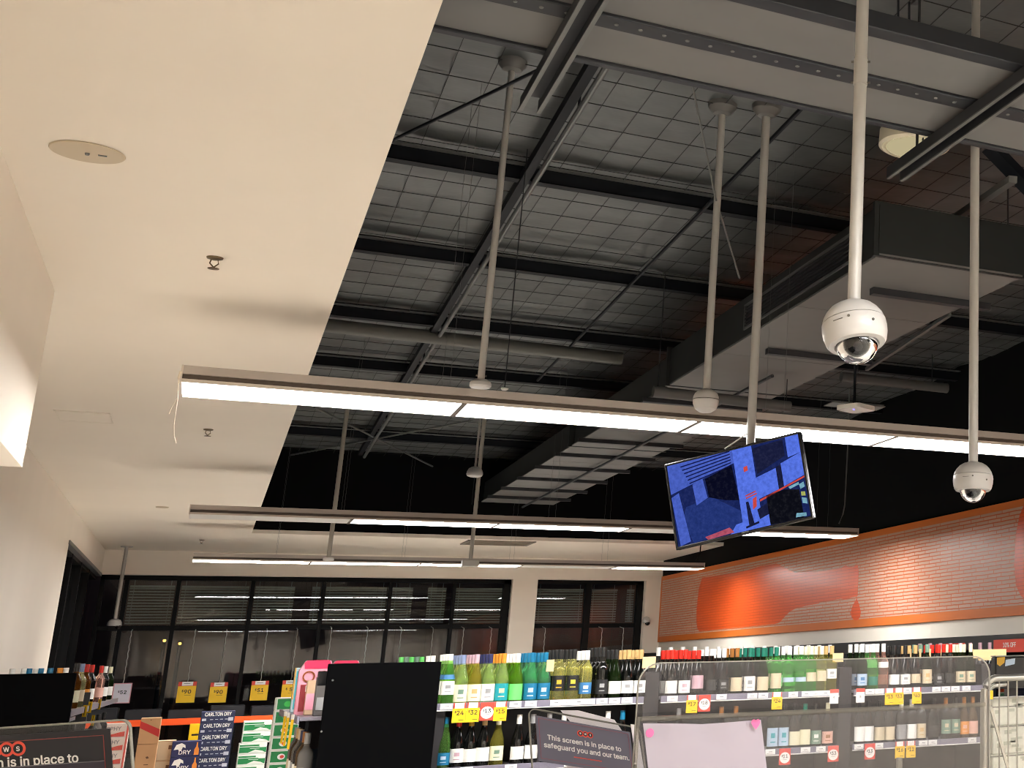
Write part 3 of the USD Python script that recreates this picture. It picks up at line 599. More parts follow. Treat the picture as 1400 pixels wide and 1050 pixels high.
mu.part('drop_print', wf.poly(c6([(256, 790), (240, 820), (225, 850), (215, 890), (222, 920), (240, 940), (262, 940), (280, 920), (285, 880), (272, 830)]), 0, .0012), bottlem, label='single drop under the bottle mouth', smooth=False)
b2 = [W(1400, 690), W(1394, 705), W(1389, 730), W(1387, 770), W(1389, 800), W(1396, 815), W(1404, 822)]
b2 += [(-b2[0][0]*0-4.5, b2[6][1]-.05), (-4.5, b2[0][1]+.05)]
mu.part('bottle_print', wf.poly(b2, 0, .0012), bottlem, label='second bottle silhouette cut by the picture edge', smooth=False)

# ------------------------------------------------------------------ drinks cooler along the right wall
CXF, CT = 5.9, EYE+.207
t = Thing('drinks_cooler', 'long black drinks cooler along the right wall under the mural', 'cooler', (CXF, 6, 0))
cool_b = pm('cooler_black', (16, 16, 18), .35)
t.part('casing', [box(CXF+.06, XR-.002, 5, YF-.1, 0, CT), box(CXF, CXF+.07, 5, YF-.1, CT-.12, CT), box(CXF, CXF+.07, 5, YF-.1, 0, .12)], cool_b)
doorg = glass_pane('cooler_glass', (.5, .5, .52), 1.5)
for y in np.arange(5, 23.7, .85):
    t.part('door_frame', [box(CXF+.01, CXF+.06, y, y+.04, .12, CT-.12), box(CXF+.01, CXF+.06, y+.80, y+.84, .12, CT-.12)], darksteel)
    t.part('door_glass', box(CXF+.03, CXF+.036, y+.04, y+.80, .12, CT-.12), doorg, smooth=False)
redsign = pm('sale_red', (226, 62, 36), .5); white = pm('print_white', (240, 238, 234), .5); ink = pm('print_black', (28, 26, 26), .6); yellow = pm('ticket_yellow', (246, 198, 18), .5); redp = pm('print_red', (222, 72, 56), .5)
for (xa, xb, ya, yb, lab) in ((1279, 1318, 880.5, 890, 'red sale sign on the cooler top, the left one'), (1358, 1402, 875, 891, 'red sale sign on the cooler top, at the right edge')):
    a, b = PXx(xa, ya, CXF-.01), PXx(xb, yb, CXF-.01)
    f = Frame((CXF-.004, (a[1]+b[1])/2, (a[2]+b[2])/2), (0, -1, 0), (0, 0, 1)); w = (a[1]-b[1])/2; h = abs(a[2]-b[2])/2
    t2 = Thing('sale_sign', lab, 'sign', f.o, 'red sale signs on the cooler')
    t2.sub = t2.part('board', f.plate(-w, w, -h, h, -.004, .003), redsign)
    t2.part('lettering', f.text('10% OFF', h*.7, 0, h*.15, .0032), white)
# ------------------------------------------------------------------ wine bottles
def bprof(shape, H):
    if shape == 'burgundy': P = [(0, 0), (.034, 0), (.0385, .006), (.0392, .03), (.0388, .125), (.035, .155), (.026, .188), (.018, .218), (.0145, .24), (.0142, H)]
    elif shape == 'hock': P = [(0, 0), (.033, 0), (.037, .006), (.0372, .11), (.034, .15), (.026, .195), (.019, .23), (.0145, .26), (.0142, H)]
    else: P = [(0, 0), (.033, 0), (.037, .006), (.0373, .03), (.0373, .178), (.0355, .195), (.027, .212), (.018, .226), (.0148, .238), (.0145, H)]
    return P+[(0, H)]
GL = {'green': ((150, 214, 110), .9), 'pale green': ((222, 240, 176), .92), 'olive': ((214, 206, 96), .9), 'deep green': ((150, 200, 60), .9), 'aqua green': ((150, 226, 180), .92), 'clear yellow': ((244, 242, 176), .93),
      'dark': ((10, 11, 10), 0), 'dark green': ((22, 34, 14), .3), 'pink': ((246, 196, 180), .9), 'bright green': ((160, 240, 150), .92), 'amber': ((120, 70, 20), .7), 'grey': ((120, 116, 112), .3), 'brown': ((84, 66, 46), .2)}
COL = {'white': (238, 236, 230), 'cream': (228, 222, 190), 'teal': (20, 150, 160), 'blue': (10, 110, 150), 'lime': (110, 220, 110), 'black': (24, 24, 24), 'navy': (36, 40, 84), 'red': (206, 36, 22), 'slate blue': (120, 134, 168), 'pale blue': (176, 196, 216), 'pink': (226, 176, 160),
       'gold': (206, 160, 40), 'green': (20, 110, 90), 'brown': (150, 96, 40), 'sky blue': (60, 120, 170), 'yellow': (214, 190, 60), 'orange': (220, 140, 40), 'grey': (150, 150, 150), 'mauve': (196, 160, 170), 'beige': (206, 190, 160), 'sage': (110, 140, 120), 'tan': (196, 160, 104)}
PROT = {}
class P0: pass
def bottle(at, shape, glass, cap, lab, motif=None, lz=(.045, .13), H=.292, label='', group=None, name='wine_bottle', band=None, facing=None):
    key = (shape, glass, cap, lab, motif, lz, H, name, band)
    rot = math.degrees(math.atan2(-at[0], at[1]))*.5 if facing is None else facing
    if key in PROT: copy(PROT[key], name, at, label, group, rot=rot); return
    t = Thing(name, label, 'bottle', at, group, rot=rot); PROT[key] = t
    c, tr = GL[glass]; gm = bottle_glass('glass_'+glass.replace(' ', '_'), c, tr) if tr else pm('glass_'+glass.replace(' ', '_'), c, .06)
    prof = bprof(shape, H)
    t.part('glass', lathe(prof, 24), gm, local=True, smooth=40)
    cm = pm('cap_'+cap.replace(' ', '_'), COL[cap], .35)
    t.part('capsule', lathe([(.0146, H-.056), (.0150, H-.055), (.0154, H), (.0142, H+.003), (0, H+.003), (0, H-.05)], 18), cm, local=True)
    zz = np.array([p[1] for p in prof[2:-1]]); rr = np.array([p[0] for p in prof[2:-1]])
    def wrap(z0, z1, dr, a0, a1, n=14):
        an = np.linspace(a0, a1, n)-math.pi/2; zs = np.linspace(z0, z1, 4)
        out = []; v = []; f = []
        for z in zs:
            r = np.interp(z, zz, rr)+dr; v += [(r*math.cos(a), r*math.sin(a), z) for a in an]
        for z in zs:
            r = np.interp(z, zz, rr)+dr*.2; v += [(r*math.cos(a), r*math.sin(a), z) for a in an]
        N = 4*n
        for i in range(3):
            for k in range(n-1):
                q = i*n+k; f += [(q, q+1, q+n+1), (q, q+n+1, q+n), (N+q, N+q+n+1, N+q+1), (N+q, N+q+n, N+q+n+1)]
        for k in range(n-1): f += [(k, N+k+1, k+1), (k, N+k, N+k+1), (3*n+k, 3*n+k+1, N+3*n+k+1), (3*n+k, N+3*n+k+1, N+3*n+k)]
        return trimesh.Trimesh(v, f, process=False)
    if lab:
        lp = t.part('label', wrap(lz[0], lz[1], .0009, -1.25, 1.25), pm('label_'+lab.replace(' ', '_'), COL[lab], .55), local=True, smooth=40)
        if motif:
            mm = pm('label_'+motif.replace(' ', '_'), COL[motif], .5); h = lz[1]-lz[0]
            t.part('motif', wrap(lz[0]+h*.45, lz[0]+h*.72, .0014, -.38, .38, 8), mm, local=True, parent=lp, smooth=40)
            t.part('print_line', wrap(lz[0]+h*.2, lz[0]+h*.26, .0014, -.45, .45, 6), mm, local=True, parent=lp, smooth=40)
    if band:
        t.part('neck_band', wrap(*band[1:], .0009, -3.1, 3.1, 18), pm('label_'+band[0].replace(' ', '_'), COL[band[0]], .5), local=True, smooth=40)

# ------------------------------------------------------------------ wine gondola
GY = 9.2; SZ = 1.405; SZ2 = 1.035
def gx_(px, y=940, Y=GY+.05): return PYy(px, y, Y)[0]
GX0 = 1.19; UP = [gx_(890), gx_(1154), gx_(1348)]
gon = Thing('wine_gondola', 'grey wine shelving unit with dark uprights, three bays facing the camera', 'shelving', (GX0, GY, 0))
shelf_m = pm('shelf_grey', (112, 108, 118), .4); strip_m = pm('ticket_strip', (122, 118, 134), .35); upm = pm('gondola_dark', (30, 28, 32), .5)
gon.part('base', box(GX0, UP[2]+.06, GY, GY+1.0, 0, .14, .01), upm)
gon.part('back_panel', box(GX0, UP[2]+.06, GY+.46, GY+.49, .14, SZ-.04), upm)
for x in [GX0+.02]+UP: gon.part('upright', box(x-.05, x+.05, GY+.03, GY+.5, .1, SZ+.16 if x > 2 else SZ-.03, .006), upm)
bays = list(zip([GX0]+[u+.055 for u in UP[:2]], [u-.055 for u in UP]))
for z, d in ((SZ, .95), (SZ2, .45), (.66, .45), (.3, .45)):
    for a, b in bays:
        s = gon.part('shelf', box(a, b, GY+.012, GY+d, z-.018, z, .003), shelf_m)
        gon.part('ticket_strip', box(a, b, GY-.004, GY+.01, z-.034, z+.006, .002), strip_m)
        gon.part('strip_edge', box(a, b, GY-.008, GY+.012, z-.04, z-.033, .002), white)
rowname = ['front row', 'second row', 'third row', 'fourth row']
# px, shape, glass, cap, label, motif, label heights, height, band
LEFT = [(612, 'hock', 'green', 'white', 'white', 'grey', (.055, .135), .292, ('sky blue', .145, .172)),
        (630, 'burgundy', 'pale green', 'slate blue', 'cream', 'sage', (.012, .112), .285, None),
        (648.5, 'burgundy', 'olive', 'mauve', 'cream', 'tan', (.012, .112), .287, None),
        (667, 'burgundy', 'pale green', 'navy', 'white', 'grey', (.012, .112), .288, None),
        (685.5, 'burgundy', 'pale green', 'orange', 'teal', 'beige', (.012, .112), .29, None),
        (705, 'burgundy', 'deep green', 'white', 'lime', None, (.012, .108), .288, None),
        (725, 'burgundy', 'aqua green', 'blue', 'blue', 'pale blue', (.012, .108), .292, None),
        (743, 'burgundy', 'aqua green', 'blue', 'blue', 'pale blue', (.012, .108), .292, None),
        (763, 'bordeaux', 'clear yellow', 'black', 'black', 'gold', (.058, .15), .308, None),
        (782, 'bordeaux', 'clear yellow', 'black', 'black', 'yellow', (.058, .15), .308, None),
        (800, 'bordeaux', 'clear yellow', 'white', 'sky blue', 'white', (.035, .105), .3, None),
        (822, 'bordeaux', 'dark', 'black', 'black', 'grey', (.03, .12), .318, None),
        (840, 'burgundy', 'dark green', 'black', 'white', None, (.03, .108), .302, None),
        (857, 'burgundy', 'dark', 'tan', 'white', 'grey', (.03, .108), .3, None),
        (874, 'burgundy', 'dark', 'tan', 'white', 'grey', (.03, .108), .3, None)]
MID = [(917, 'burgundy', 'dark', 'red', 'white', None, (.02, .1), .295, None), (935, 'burgundy', 'dark', 'red', 'white', 'mauve', (.02, .1), .295, None),
       (953, 'burgundy', 'dark', 'red', 'mauve', None, (.045, .13), .29, None), (971, 'hock', 'dark', 'white', 'black', None, (.03, .1), .295, None),
       (988, 'burgundy', 'dark', 'white', 'black', 'grey', (.03, .1), .298, None), (1006, 'burgundy', 'dark green', 'brown', 'beige', None, (.02, .11), .3, None),
       (1024, 'burgundy', 'dark', 'green', 'white', 'grey', (.02, .115), .3, None), (1042, 'burgundy', 'dark green', 'green', 'beige', None, (.02, .11), .3, None),
       (1060, 'bordeaux', 'bright green', 'green', 'beige', None, (.03, .13), .302, None), (1077, 'bordeaux', 'bright green', 'white', 'pale blue', None, (.07, .1), .308, None),
       (1094, 'bordeaux', 'bright green', 'white', 'pale blue', None, (.07, .1), .308, None), (1108, 'bordeaux', 'bright green', 'cream', 'beige', None, (.07, .13), .306, None),
       (1122, 'bordeaux', 'clear yellow', 'cream', 'beige', None, (.07, .14), .306, None), (1136, 'bordeaux', 'olive', 'tan', 'white', 'grey', (.085, .15), .306, None)]
RIGHT = [(1178, 'bordeaux', 'dark green', 'white', 'pale blue', 'sky blue', (.03, .11), .316, None), (1193, 'bordeaux', 'bright green', 'white', 'green', None, (.03, .09), .314, None),
         (1207, 'bordeaux', 'pink', 'white', 'white', None, (.15, .19), .316, None), (1222, 'burgundy', 'dark', 'black', 'white', None, (.03, .1), .3, None),
         (1237, 'burgundy', 'dark', 'black', 'white', 'grey', (.03, .1), .3, None), (1251, 'burgundy', 'dark', 'tan', 'beige', None, (.035, .1), .3, None),
         (1267, 'bordeaux', 'dark green', 'sage', 'beige', 'tan', (.03, .13), .306, None), (1283, 'burgundy', 'dark', 'red', 'black', 'grey', (.02, .1), .302, None),
         (1299, 'bordeaux', 'dark', 'red', 'black', None, (.03, .1), .304, None), (1313, 'burgundy', 'dark green', 'cream', 'beige', 'sage', (.03, .11), .304, None),
         (1327, 'burgundy', 'dark green', 'cream', 'beige', 'sage', (.03, .11), .304, None)]
def place(rows, z, bay, shelf, nrow=3):
    for i, (px, sh, gl, cp, lb, mo, lz, H, bd) in enumerate(rows):
        x = gx_(px, 940 if z == SZ else 1000)
        for r in range(nrow):
            who = f'{gl} bottle, {cp} cap, {lb} label, {(ordn+["eleventh","twelfth","thirteenth","fourteenth","fifteenth"])[i]} in {bay} bay {shelf}, {rowname[r]}'
            bottle((x, GY+.052+.112*r, z), sh, gl, cp, lb, mo, lz, H, who, f'wine bottles on the {shelf} of the {bay} bay', band=bd)
place(LEFT, SZ, 'left', 'top shelf', 4); place(MID, SZ, 'middle', 'top shelf'); place(RIGHT, SZ, 'right', 'top shelf')
L2 = [(609, 'hock', 'green', 'blue', 'blue', 'pale blue', (.02, .09), .292, None), (627, 'burgundy', 'dark', 'red', 'white', 'mauve', (.03, .11), .29, None), (644, 'burgundy', 'dark', 'gold', 'white', None, (.03, .105), .29, None), (662, 'burgundy', 'dark', 'tan', 'white', None, (.03, .11), .292, None),
      (681, 'burgundy', 'olive', 'cream', 'cream', 'sage', (.03, .115), .292, None), (709, 'burgundy', 'dark', 'white', 'white', None, (.03, .105), .29, None), (728, 'burgundy', 'dark', 'grey', 'white', None, (.03, .11), .29, None), (750, 'burgundy', 'dark green', 'grey', 'sage', None, (.03, .11), .29, None), (770, 'burgundy', 'dark', 'white', 'white', None, (.03, .11), .29, None), (830, 'burgundy', 'dark', 'white', 'white', None, (.03, .11), .29, None), (850, 'burgundy', 'dark', 'blue', 'sky blue', None, (.03, .11), .29, None)]
M2 = [(927, 'burgundy', 'dark', 'grey', 'white', None, (.03, .11), .29, None), (985, 'burgundy', 'dark', 'brown', 'pink', None, (.03, .11), .29, None), (1005, 'burgundy', 'dark', 'brown', 'pink', None, (.03, .11), .29, None), (1056, 'bordeaux', 'dark green', 'black', 'pale blue', 'teal', (.02, .14), .29, None), (1071, 'bordeaux', 'dark green', 'black', 'pale blue', 'teal', (.02, .14), .29, None), (1086, 'burgundy', 'dark', 'black', 'cream', None, (.02, .11), .288, None), (1100, 'burgundy', 'dark green', 'green', 'cream', None, (.02, .12), .288, None), (1115, 'burgundy', 'dark', 'black', 'sage', 'white', (.02, .11), .288, None), (1131, 'burgundy', 'dark', 'cream', 'pink', 'brown', (.02, .1), .288, None)]
R2 = [(1175, 'burgundy', 'dark', 'black', 'white', None, (.02, .12), .288, None), (1187, 'burgundy', 'dark', 'black', 'white', None, (.02, .12), .288, None), (1202, 'burgundy', 'dark', 'black', 'beige', None, (.02, .11), .288, None), (1216, 'burgundy', 'dark', 'black', 'beige', None, (.02, .11), .288, None), (1232, 'bordeaux', 'dark', 'white', 'grey', None, (.02, .12), .29, None), (1246, 'bordeaux', 'dark', 'white', 'white', None, (.02, .12), .29, None), (1259, 'bordeaux', 'dark', 'black', 'beige', 'tan', (.02, .12), .29, None), (1276, 'burgundy', 'dark', 'black', 'black', None, (.02, .1), .29, None), (1293, 'bordeaux', 'dark', 'brown', 'sage', 'beige', (.04, .14), .29, None), (1306, 'bordeaux', 'dark', 'black', 'sage', 'beige', (.04, .14), .29, None), (1318, 'burgundy', 'brown', 'brown', 'orange', 'pink', (.03, .12), .29, None), (1330, 'burgundy', 'brown', 'brown', 'pink', None, (.03, .12), .29, None)]
place(L2, SZ2, 'left', 'second shelf', 1); place(M2, SZ2, 'middle', 'second shelf', 1); place(R2, SZ2, 'right', 'second shelf', 1)
# bottles on the far side of the unit, only their caps seen
for k in range(16):
    x = gx_(905, 900, GY+.7)+k*.086
    bottle((x, GY+.80, SZ), 'burgundy', 'dark', 'white', 'white', None, (.03, .11), .322, f'dark bottle with white cap on the far side of the middle bay, {(ordn+["eleventh","twelfth","thirteenth","fourteenth","fifteenth","sixteenth"])[k]} from left', 'white-capped bottles on the far side of the shelving')
for k in range(8):
    x = gx_(1265, 900, GY+.7)+k*.09
    bottle((x, GY+.80, SZ), 'burgundy', 'dark', 'mauve', 'white', None, (.03, .11), .322, f'dark bottle with mauve cap on the far side of the right bay, {ordn[k]} from left', 'mauve-capped bottles on the far side of the shelving')
# cream cards and price tickets on the shelf edge
card_m = pm('card_tan', (222, 190, 140), .6)
for (xa, xb, ya, yb, lab) in ((879, 896, 898, 913, 'blank tan card standing at the left edge of the middle bay'), (748, 757, 902, 918, 'small blank tan card between the blue and black labelled bottles'), (1139, 1153, 893, 905, 'blank tan card at the right end of the middle bay'), (1338, 1376, 888, 902, 'wide blank tan card at the right end of the shelving'), (1331, 1338, 888, 900, 'narrow tan card beside the wide one at the right end')):
    a, b = PYy(xa, ya, GY+.02), PYy(xb, yb, GY+.02)
    t = Thing('shelf_card', lab, 'card', (a[0], GY+.02, SZ), 'blank tan cards on the wine shelf')
    t.part('card', box(a[0], b[0], GY+.022, GY+.026, b[2], a[2]), card_m)
    t.part('stem', box((a[0]+b[0])/2-.003, (a[0]+b[0])/2+.003, GY+.026, GY+.029, SZ, a[2]), upm)
for i, px in enumerate((1221, 1245, 1258, 1271, 1285, 1313, 1328)):
    a = PYy(px, 893, GY+.095); t = Thing('shelf_flag', f'narrow tan shelf flag on the right bay, {ordn[i]} from the left', 'card', (a[0], GY+.095, SZ), 'narrow tan flags above the right bay bottles')
    w = .006+.002*i
    t.part('flag', XYF((a[0], GY+.094, a[2])).poly([(-w, .03), (w, .03), (w*.7, -.035), (-w*.7, -.035)], 0, .001), card_m)
    t.part('stem', box(a[0]-.0015, a[0]+.0015, GY+.0945, GY+.096, SZ, a[2]-.03), upm)
def ticket(px, py, z, kind, txt=None, lab='', grp=''):
    x = PYy(px, py, GY-.01)[0]; f = XYF((x, GY-.011, z))
    t = Thing('price_ticket', lab, 'price ticket', f.o, grp)
    if kind == 'white':
        t.sub = t.part('card', f.plate(-.034, .034, -.030, .004, 0, .0008), white); t.part('print', [f.plate(-.012, .014, -.014, -.010, .0008, .0012), f.plate(-.024, .024, -.0235, -.0215, .0008, .0012)], pm('print_grey', (120, 118, 124), .6))
    elif kind == 'yellow':
        t.part('header', f.plate(-.034, .034, -.028, .006, 0, .0008), white); t.sub = t.part('card', f.plate(-.037, .037, -.108, -.026, .0012, .002), yellow)
        t.part('red_corner', [f.plate(-.034, -.026, -.026, .006, .0009, .0013), f.plate(.026, .034, -.026, .006, .0009, .0013)], redp)
        t.part('lettering', [f.text('$', .013, -.020, -.046, .002), f.text(txt, .024, .006, -.052, .002), f.plate(.0, .028, -.095, -.092, .002, .0024), f.plate(-.018, .014, -.036, -.034, .002, .0024)], ink)
    elif kind == 'round':
        t.sub = t.part('card', f.plate(-.040, .040, -.102, .004, 0, .0014), redp)
        t.part('disc', f.poly(ellipse(0, -.056, .036, .036), .0014, .002), white)
        t.part('lettering', [f.text('$', .012, -.019, -.043, .002), f.text(txt, .022, .004, -.046, .002), f.plate(-.014, .014, -.068, -.066, .002, .0024)], ink)
    else:
        t.sub = t.part('card', f.plate(-.032, .032, -.085, .012, 0, .0014), white); t.part('header', f.plate(-.032, .032, -.014, .012, .0014, .002), redp)
        t.part('lettering', f.text(txt, .016, .0, -.045, .0016), ink)
TOPT = [(611, 'white'), (629, 'yellow', '24'), (647.5, 'yellow', '32'), (667, 'round', '13'), (685, 'yellow', '15'), (705, 'white'), (726, 'white'), (760, 'white'), (776, 'white'), (791, 'white'), (806, 'white'), (823, 'white'), (840, 'white'), (857, 'white'),
        (919, 'white'), (946, 'yellow', '17'), (963, 'round', '18'), (986, 'white'), (1028, 'white'), (1043, 'white'), (1062, 'yellow', '24'), (1084, 'white'), (1102, 'white'), (1115, 'white'), (1128, 'white'), (1140, 'tall', '5'),
        (1176, 'tall', '5'), (1189, 'white'), (1202, 'white'), (1216, 'yellow', '13'), (1228.5, 'yellow', '33'), (1240, 'white'), (1253, 'yellow', '40'), (1280, 'white'), (1293, 'white'), (1306, 'white'), (1321, 'white')]
SECT = [(1053, 'white'), (1073, 'round', '11'), (1101, 'white'), (1122, 'white'), (1139, 'round', '33'), (1174, 'white'), (1189, 'round', '13'), (1201, 'white'), (1230, 'yellow', '16'), (1245, 'yellow', '12'), (1262, 'white'), (1275, 'white'), (1329, 'white'), (640, 'white'), (700, 'white'), (780, 'white'), (820, 'white')]
KN = {'white': 'small white price ticket', 'yellow': 'hanging yellow price ticket', 'round': 'red white-disc price ticket', 'tall': 'tall white price ticket with red top'}
for rows, z, sh, yy in ((TOPT, SZ, 'top', 960), (SECT, SZ2, 'second', 1030)):
    cnt = {}
    for q in sorted(rows):
        cnt[q[1]] = cnt.get(q[1], 0)+1; nth = (ordn+['eleventh', 'twelfth', 'thirteenth', 'fourteenth', 'fifteenth', 'sixteenth', 'seventeenth', 'eighteenth', 'nineteenth', 'twentieth', 'twenty-first', 'twenty-second', 'twenty-third', 'twenty-fourth', 'twenty-fifth', 'twenty-sixth', 'twenty-seventh', 'twenty-eighth'])[cnt[q[1]]-1]
        tx = q[2] if len(q) > 2 else None
        ticket(q[0], yy, z, q[1], tx, f'{KN[q[1]]}{" reading "+tx if tx else ""}, {nth} such from left, wine {sh} shelf', f'{KN[q[1]]}s on the {sh} wine shelf edge')

# ------------------------------------------------------------------ black end panel and the gift shelf beside it
gp = Thing('display_gondola', 'shelving unit with a big plain black end panel facing the camera', 'shelving', (.6, 8.8, 0))
X0, X1 = PYy(449, 908, 8.8)[0], PYy(604, 904, 8.8)[0]; PT = EYE+.053
gp.part('end_panel', box(X0, X1, 8.8, 8.83, 0, PT, .003), pm('panel_black', (5, 5, 6), .85, spec=.04, noise=.1), label='plain black end panel')
gp.part('back_panel', box(X1-.12, X1-.09, 8.83, 10.9, 0, 1.38), upm)
for z in (1.37, .98, .55, .15):
    gp.part('shelf', box(.48, X1-.1, 8.84, 10.9, z-.02, z, .003), shelf_m); gp.part('ticket_strip', box(.47, .48, 8.84, 10.9, z-.034, z+.006), strip_m)
gp.part('screw', [lathe([(0, 0), (.006, 0), (.004, -.003), (0, -.003)], 8).apply_transform(rotm([1, 0, 0], -math.pi/2, [0, 0, 0])).apply_translation([X0+dx, 8.8, z]) for dx, z in ((.03, PT-.09), (.006, PT-.36))], greysteel)
pinkp = pm('pack_pink', (226, 40, 84), .35); palepink = pm('pack_pale_pink', (222, 150, 168), .4); bronze = pm('bronze_ring', (150, 84, 50), .3, metal=.6)
for (px, Y, lab) in ((431, 9.35, 'pink gift pack with two round bottle windows, left of the black end panel'), (470, 9.9, 'pink gift pack peeking over the black end panel')):
    p = PYy(px, 930, Y); x = p[0]; f = XYF((x, Y, 1.37)); Hh = .305
    t = Thing('gift_pack', lab, 'gift pack', f.o, 'pink gift packs')
    t.part('box', f.poly([(-.085, 0), (.085, 0), (.09, .25), (.07, Hh), (-.055, Hh), (-.085, .25)], -.1, 0), palepink)
    t.part('top_panel', f.poly([(-.06, Hh-.045), (.06, Hh-.045), (.07, Hh-.012), (.06, Hh+.002), (-.05, Hh+.002), (-.065, Hh-.012)], .0, .004), pinkp)
    for u in (-.035, .04): t.part('bottle_window', lathe([(.024, 0), (.032, 0), (.032, .006), (.024, .006)], 20).apply_transform(rotm([1, 0, 0], math.pi/2, [0, 0, 0])).apply_translation(f.o+[u, 0, .215]), bronze)
    t.part('front_panel', f.plate(-.07, .07, .02, .17, 0, .003), pm('pack_red', (150, 50, 58), .4)); t.part('print', f.plate(-.045, .02, .13, .165, .003, .004), pm('label_white', COL['white'], .55))
def small_box(name, lab, px0, px1, y0, y1, Y, m, z0, dep=.07, grp=None, cat='box'):
    a, b = PYy(px0, y0, Y), PYy(px1, y1, Y); t = Thing(name, lab, cat, ((a[0]+b[0])/2, Y, z0), grp); t.part('box', box(a[0], b[0], Y, Y+dep, z0, a[2], .004), m); return t, a, b
t, a, b = small_box('boxed_bottle', 'black-capped grey boxed bottle in front of the pink gift pack', 434, 448, 925, 968, 9.05, pm('box_grey', (88, 84, 82), .5), 1.37)
t.part('cap', box(a[0]+.002, b[0]-.002, 9.045, 9.1, a[2]-.05, a[2]+.03, .004), gloss); t.part('label', box(a[0]+.01, b[0]-.01, 9.047, 9.05, 1.40, 1.47), pm('label_grey', COL['grey'], .5))
t, a, b = small_box('boxed_bottle', 'tan and pale boxed bottle in front of the pink gift pack', 421, 433, 930, 968, 9.25, pm('box_tan', (190, 160, 130), .5), 1.37)
t.part('stripe', box(a[0], b[0], 9.247, 9.25, 1.40, 1.49), palepink)
t, a, b = small_box('gift_sleeve', 'tall clear and blue gift sleeve at the left end of the gift shelf', 404, 415, 913, 968, 10.0, pm('sleeve_clear', (176, 196, 204), .15), 1.37)
t.part('stripe', [box(a[0]+.012, a[0]+.024, 9.996, 10.0, 1.39, a[2]-.02)], pm('label_teal', COL['teal'], .5)); t.part('gold_edge', box(a[0], a[0]+.006, 9.996, 10.0, 1.45, a[2]), pm('label_gold', COL['gold'], .5))
for i, (y, px) in enumerate(((9.95, 411), (9.6, 417), (9.15, 428))):
    f = Frame((.466, y, 1.35), (.25, -1, 0), (0, -.25, 1)); t = Thing('ticket_flag', f'yellow price strip hanging askew under the gift shelf, {ordn[i]} from the back', 'price ticket', f.o, 'yellow strips under the gift shelf')
    t.part('strip', f.poly([(-.022, .01), (.022, .01), (-.03, -.16), (-.065, -.16)], 0, .002), yellow); t.part('header', f.poly([(-.022, .03), (.026, .03), (.022, .002), (-.024, .002)], 0, .0025), white)
for i in range(6):
    y = 8.98+i*.2; bottle((.54, y, .98), 'bordeaux', ['grey', 'brown', 'dark', 'grey', 'brown', 'grey'][i], ['grey', 'brown', 'navy', 'beige', 'tan', 'grey'][i], ['grey', 'beige', 'white', 'grey', 'white', 'beige'][i], None, (.04, .12), .3, f'{["grey","brown","dark","grey","brown","grey"][i]} liqueur bottle under the gift shelf, {ordn[i]} from the front', 'liqueur bottles under the gift shelf', name='liqueur_bottle', facing=-80)

for i, (px, Y, cp) in enumerate(((549, 10.2, 'lime'), (556, 10.1, 'sage'), (563, 10.2, 'lime'), (570, 10.1, 'sage'), (577, 10.2, 'lime'), (586, 9.75, 'white'), (592, 9.6, 'white'))):
    p = PYy(px, 900, Y); bottle((p[0], Y, 1.37), 'hock', 'green', cp, 'white', None, (.04, .12), .322, f'bottle behind the black end panel showing only its {cp} cap, {ordn[i]} from left', 'caps showing over the black end panel')
# ------------------------------------------------------------------ left wall shelving with spirits behind a black panel
lp = Thing('spirits_shelf', 'wall shelving along the left wall with a black end panel at the left edge', 'shelving', (-.9, 11, 0))
LT = EYE+.04
lp.part('end_panel', box(XL+.02, -.655, 11.0, 11.03, 0, LT, .003), pm('panel_black', (5, 5, 6), .85, spec=.04, noise=.1), label='black end panel')
sz = PXx(103, 968, -.70)[2]
for z in (sz, sz-.42, sz-.85):
    lp.part('shelf', box(XL+.02, -.66, 11.03, 17, z-.02, z, .003), shelf_m); lp.part('ticket_strip', box(-.66, -.652, 11.03, 17, z-.035, z+.005), strip_m)
lp.part('back_panel', box(XL+.005, XL+.02, 11.0, 17, 0, LT-.05), upm)
lp.part('divider', box(XL+.02, -.66, 12.75, 12.79, .1, sz+.1), upm)
SP = [(100, 'amber', 'black', 'cream'), (107, 'clear yellow', 'slate blue', 'beige'), (114, 'amber', 'red', 'orange'), (121, 'dark', 'red', 'white'), (134, 'pink', 'red', 'pink'), (140, 'dark', 'white', 'white'), (147, 'dark green', 'cream', 'white')]
for i, (px, gl, cp, lb) in enumerate(SP):
    p = PXx(px, 945, -.72)
    bottle((-.72, p[1], sz), 'bordeaux', gl, cp, lb, None, (.04, .12), .30, f'{gl} spirit bottle with {cp} cap beside the left black panel, {ordn[i]} from left', 'spirit bottles on the left wall shelf', name='spirit_bottle', facing=35)
    bottle((-.72, p[1]+.05, sz-.42), 'bordeaux', ['dark', 'grey'][i % 2], 'black', 'white', None, (.04, .12), .30, f'spirit bottle with white label on the lower left wall shelf, {ordn[i]} from the left', 'spirit bottles on the lower left wall shelf', name='spirit_bottle', facing=35)
for i, (px, cp) in enumerate(((16, 'white'), (32, 'white'), (39, 'blue'), (48, 'white'), (55, 'blue'), (68, 'blue'), (81, 'orange'), (89, 'white'))):
    p = PYy(px, 923, 11.2); bottle((p[0], 11.2, LT-.02-.258), 'bordeaux', 'dark', cp, 'black', None, (.04, .12), .308, f'bottle behind the left black panel showing only its {cp} cap, {ordn[i]} from the left', 'caps showing over the left black panel', name='spirit_bottle')
lp.part('top_shelf', box(XL+.02, -.66, 11.05, 11.6, LT-.303, LT-.278), shelf_m)
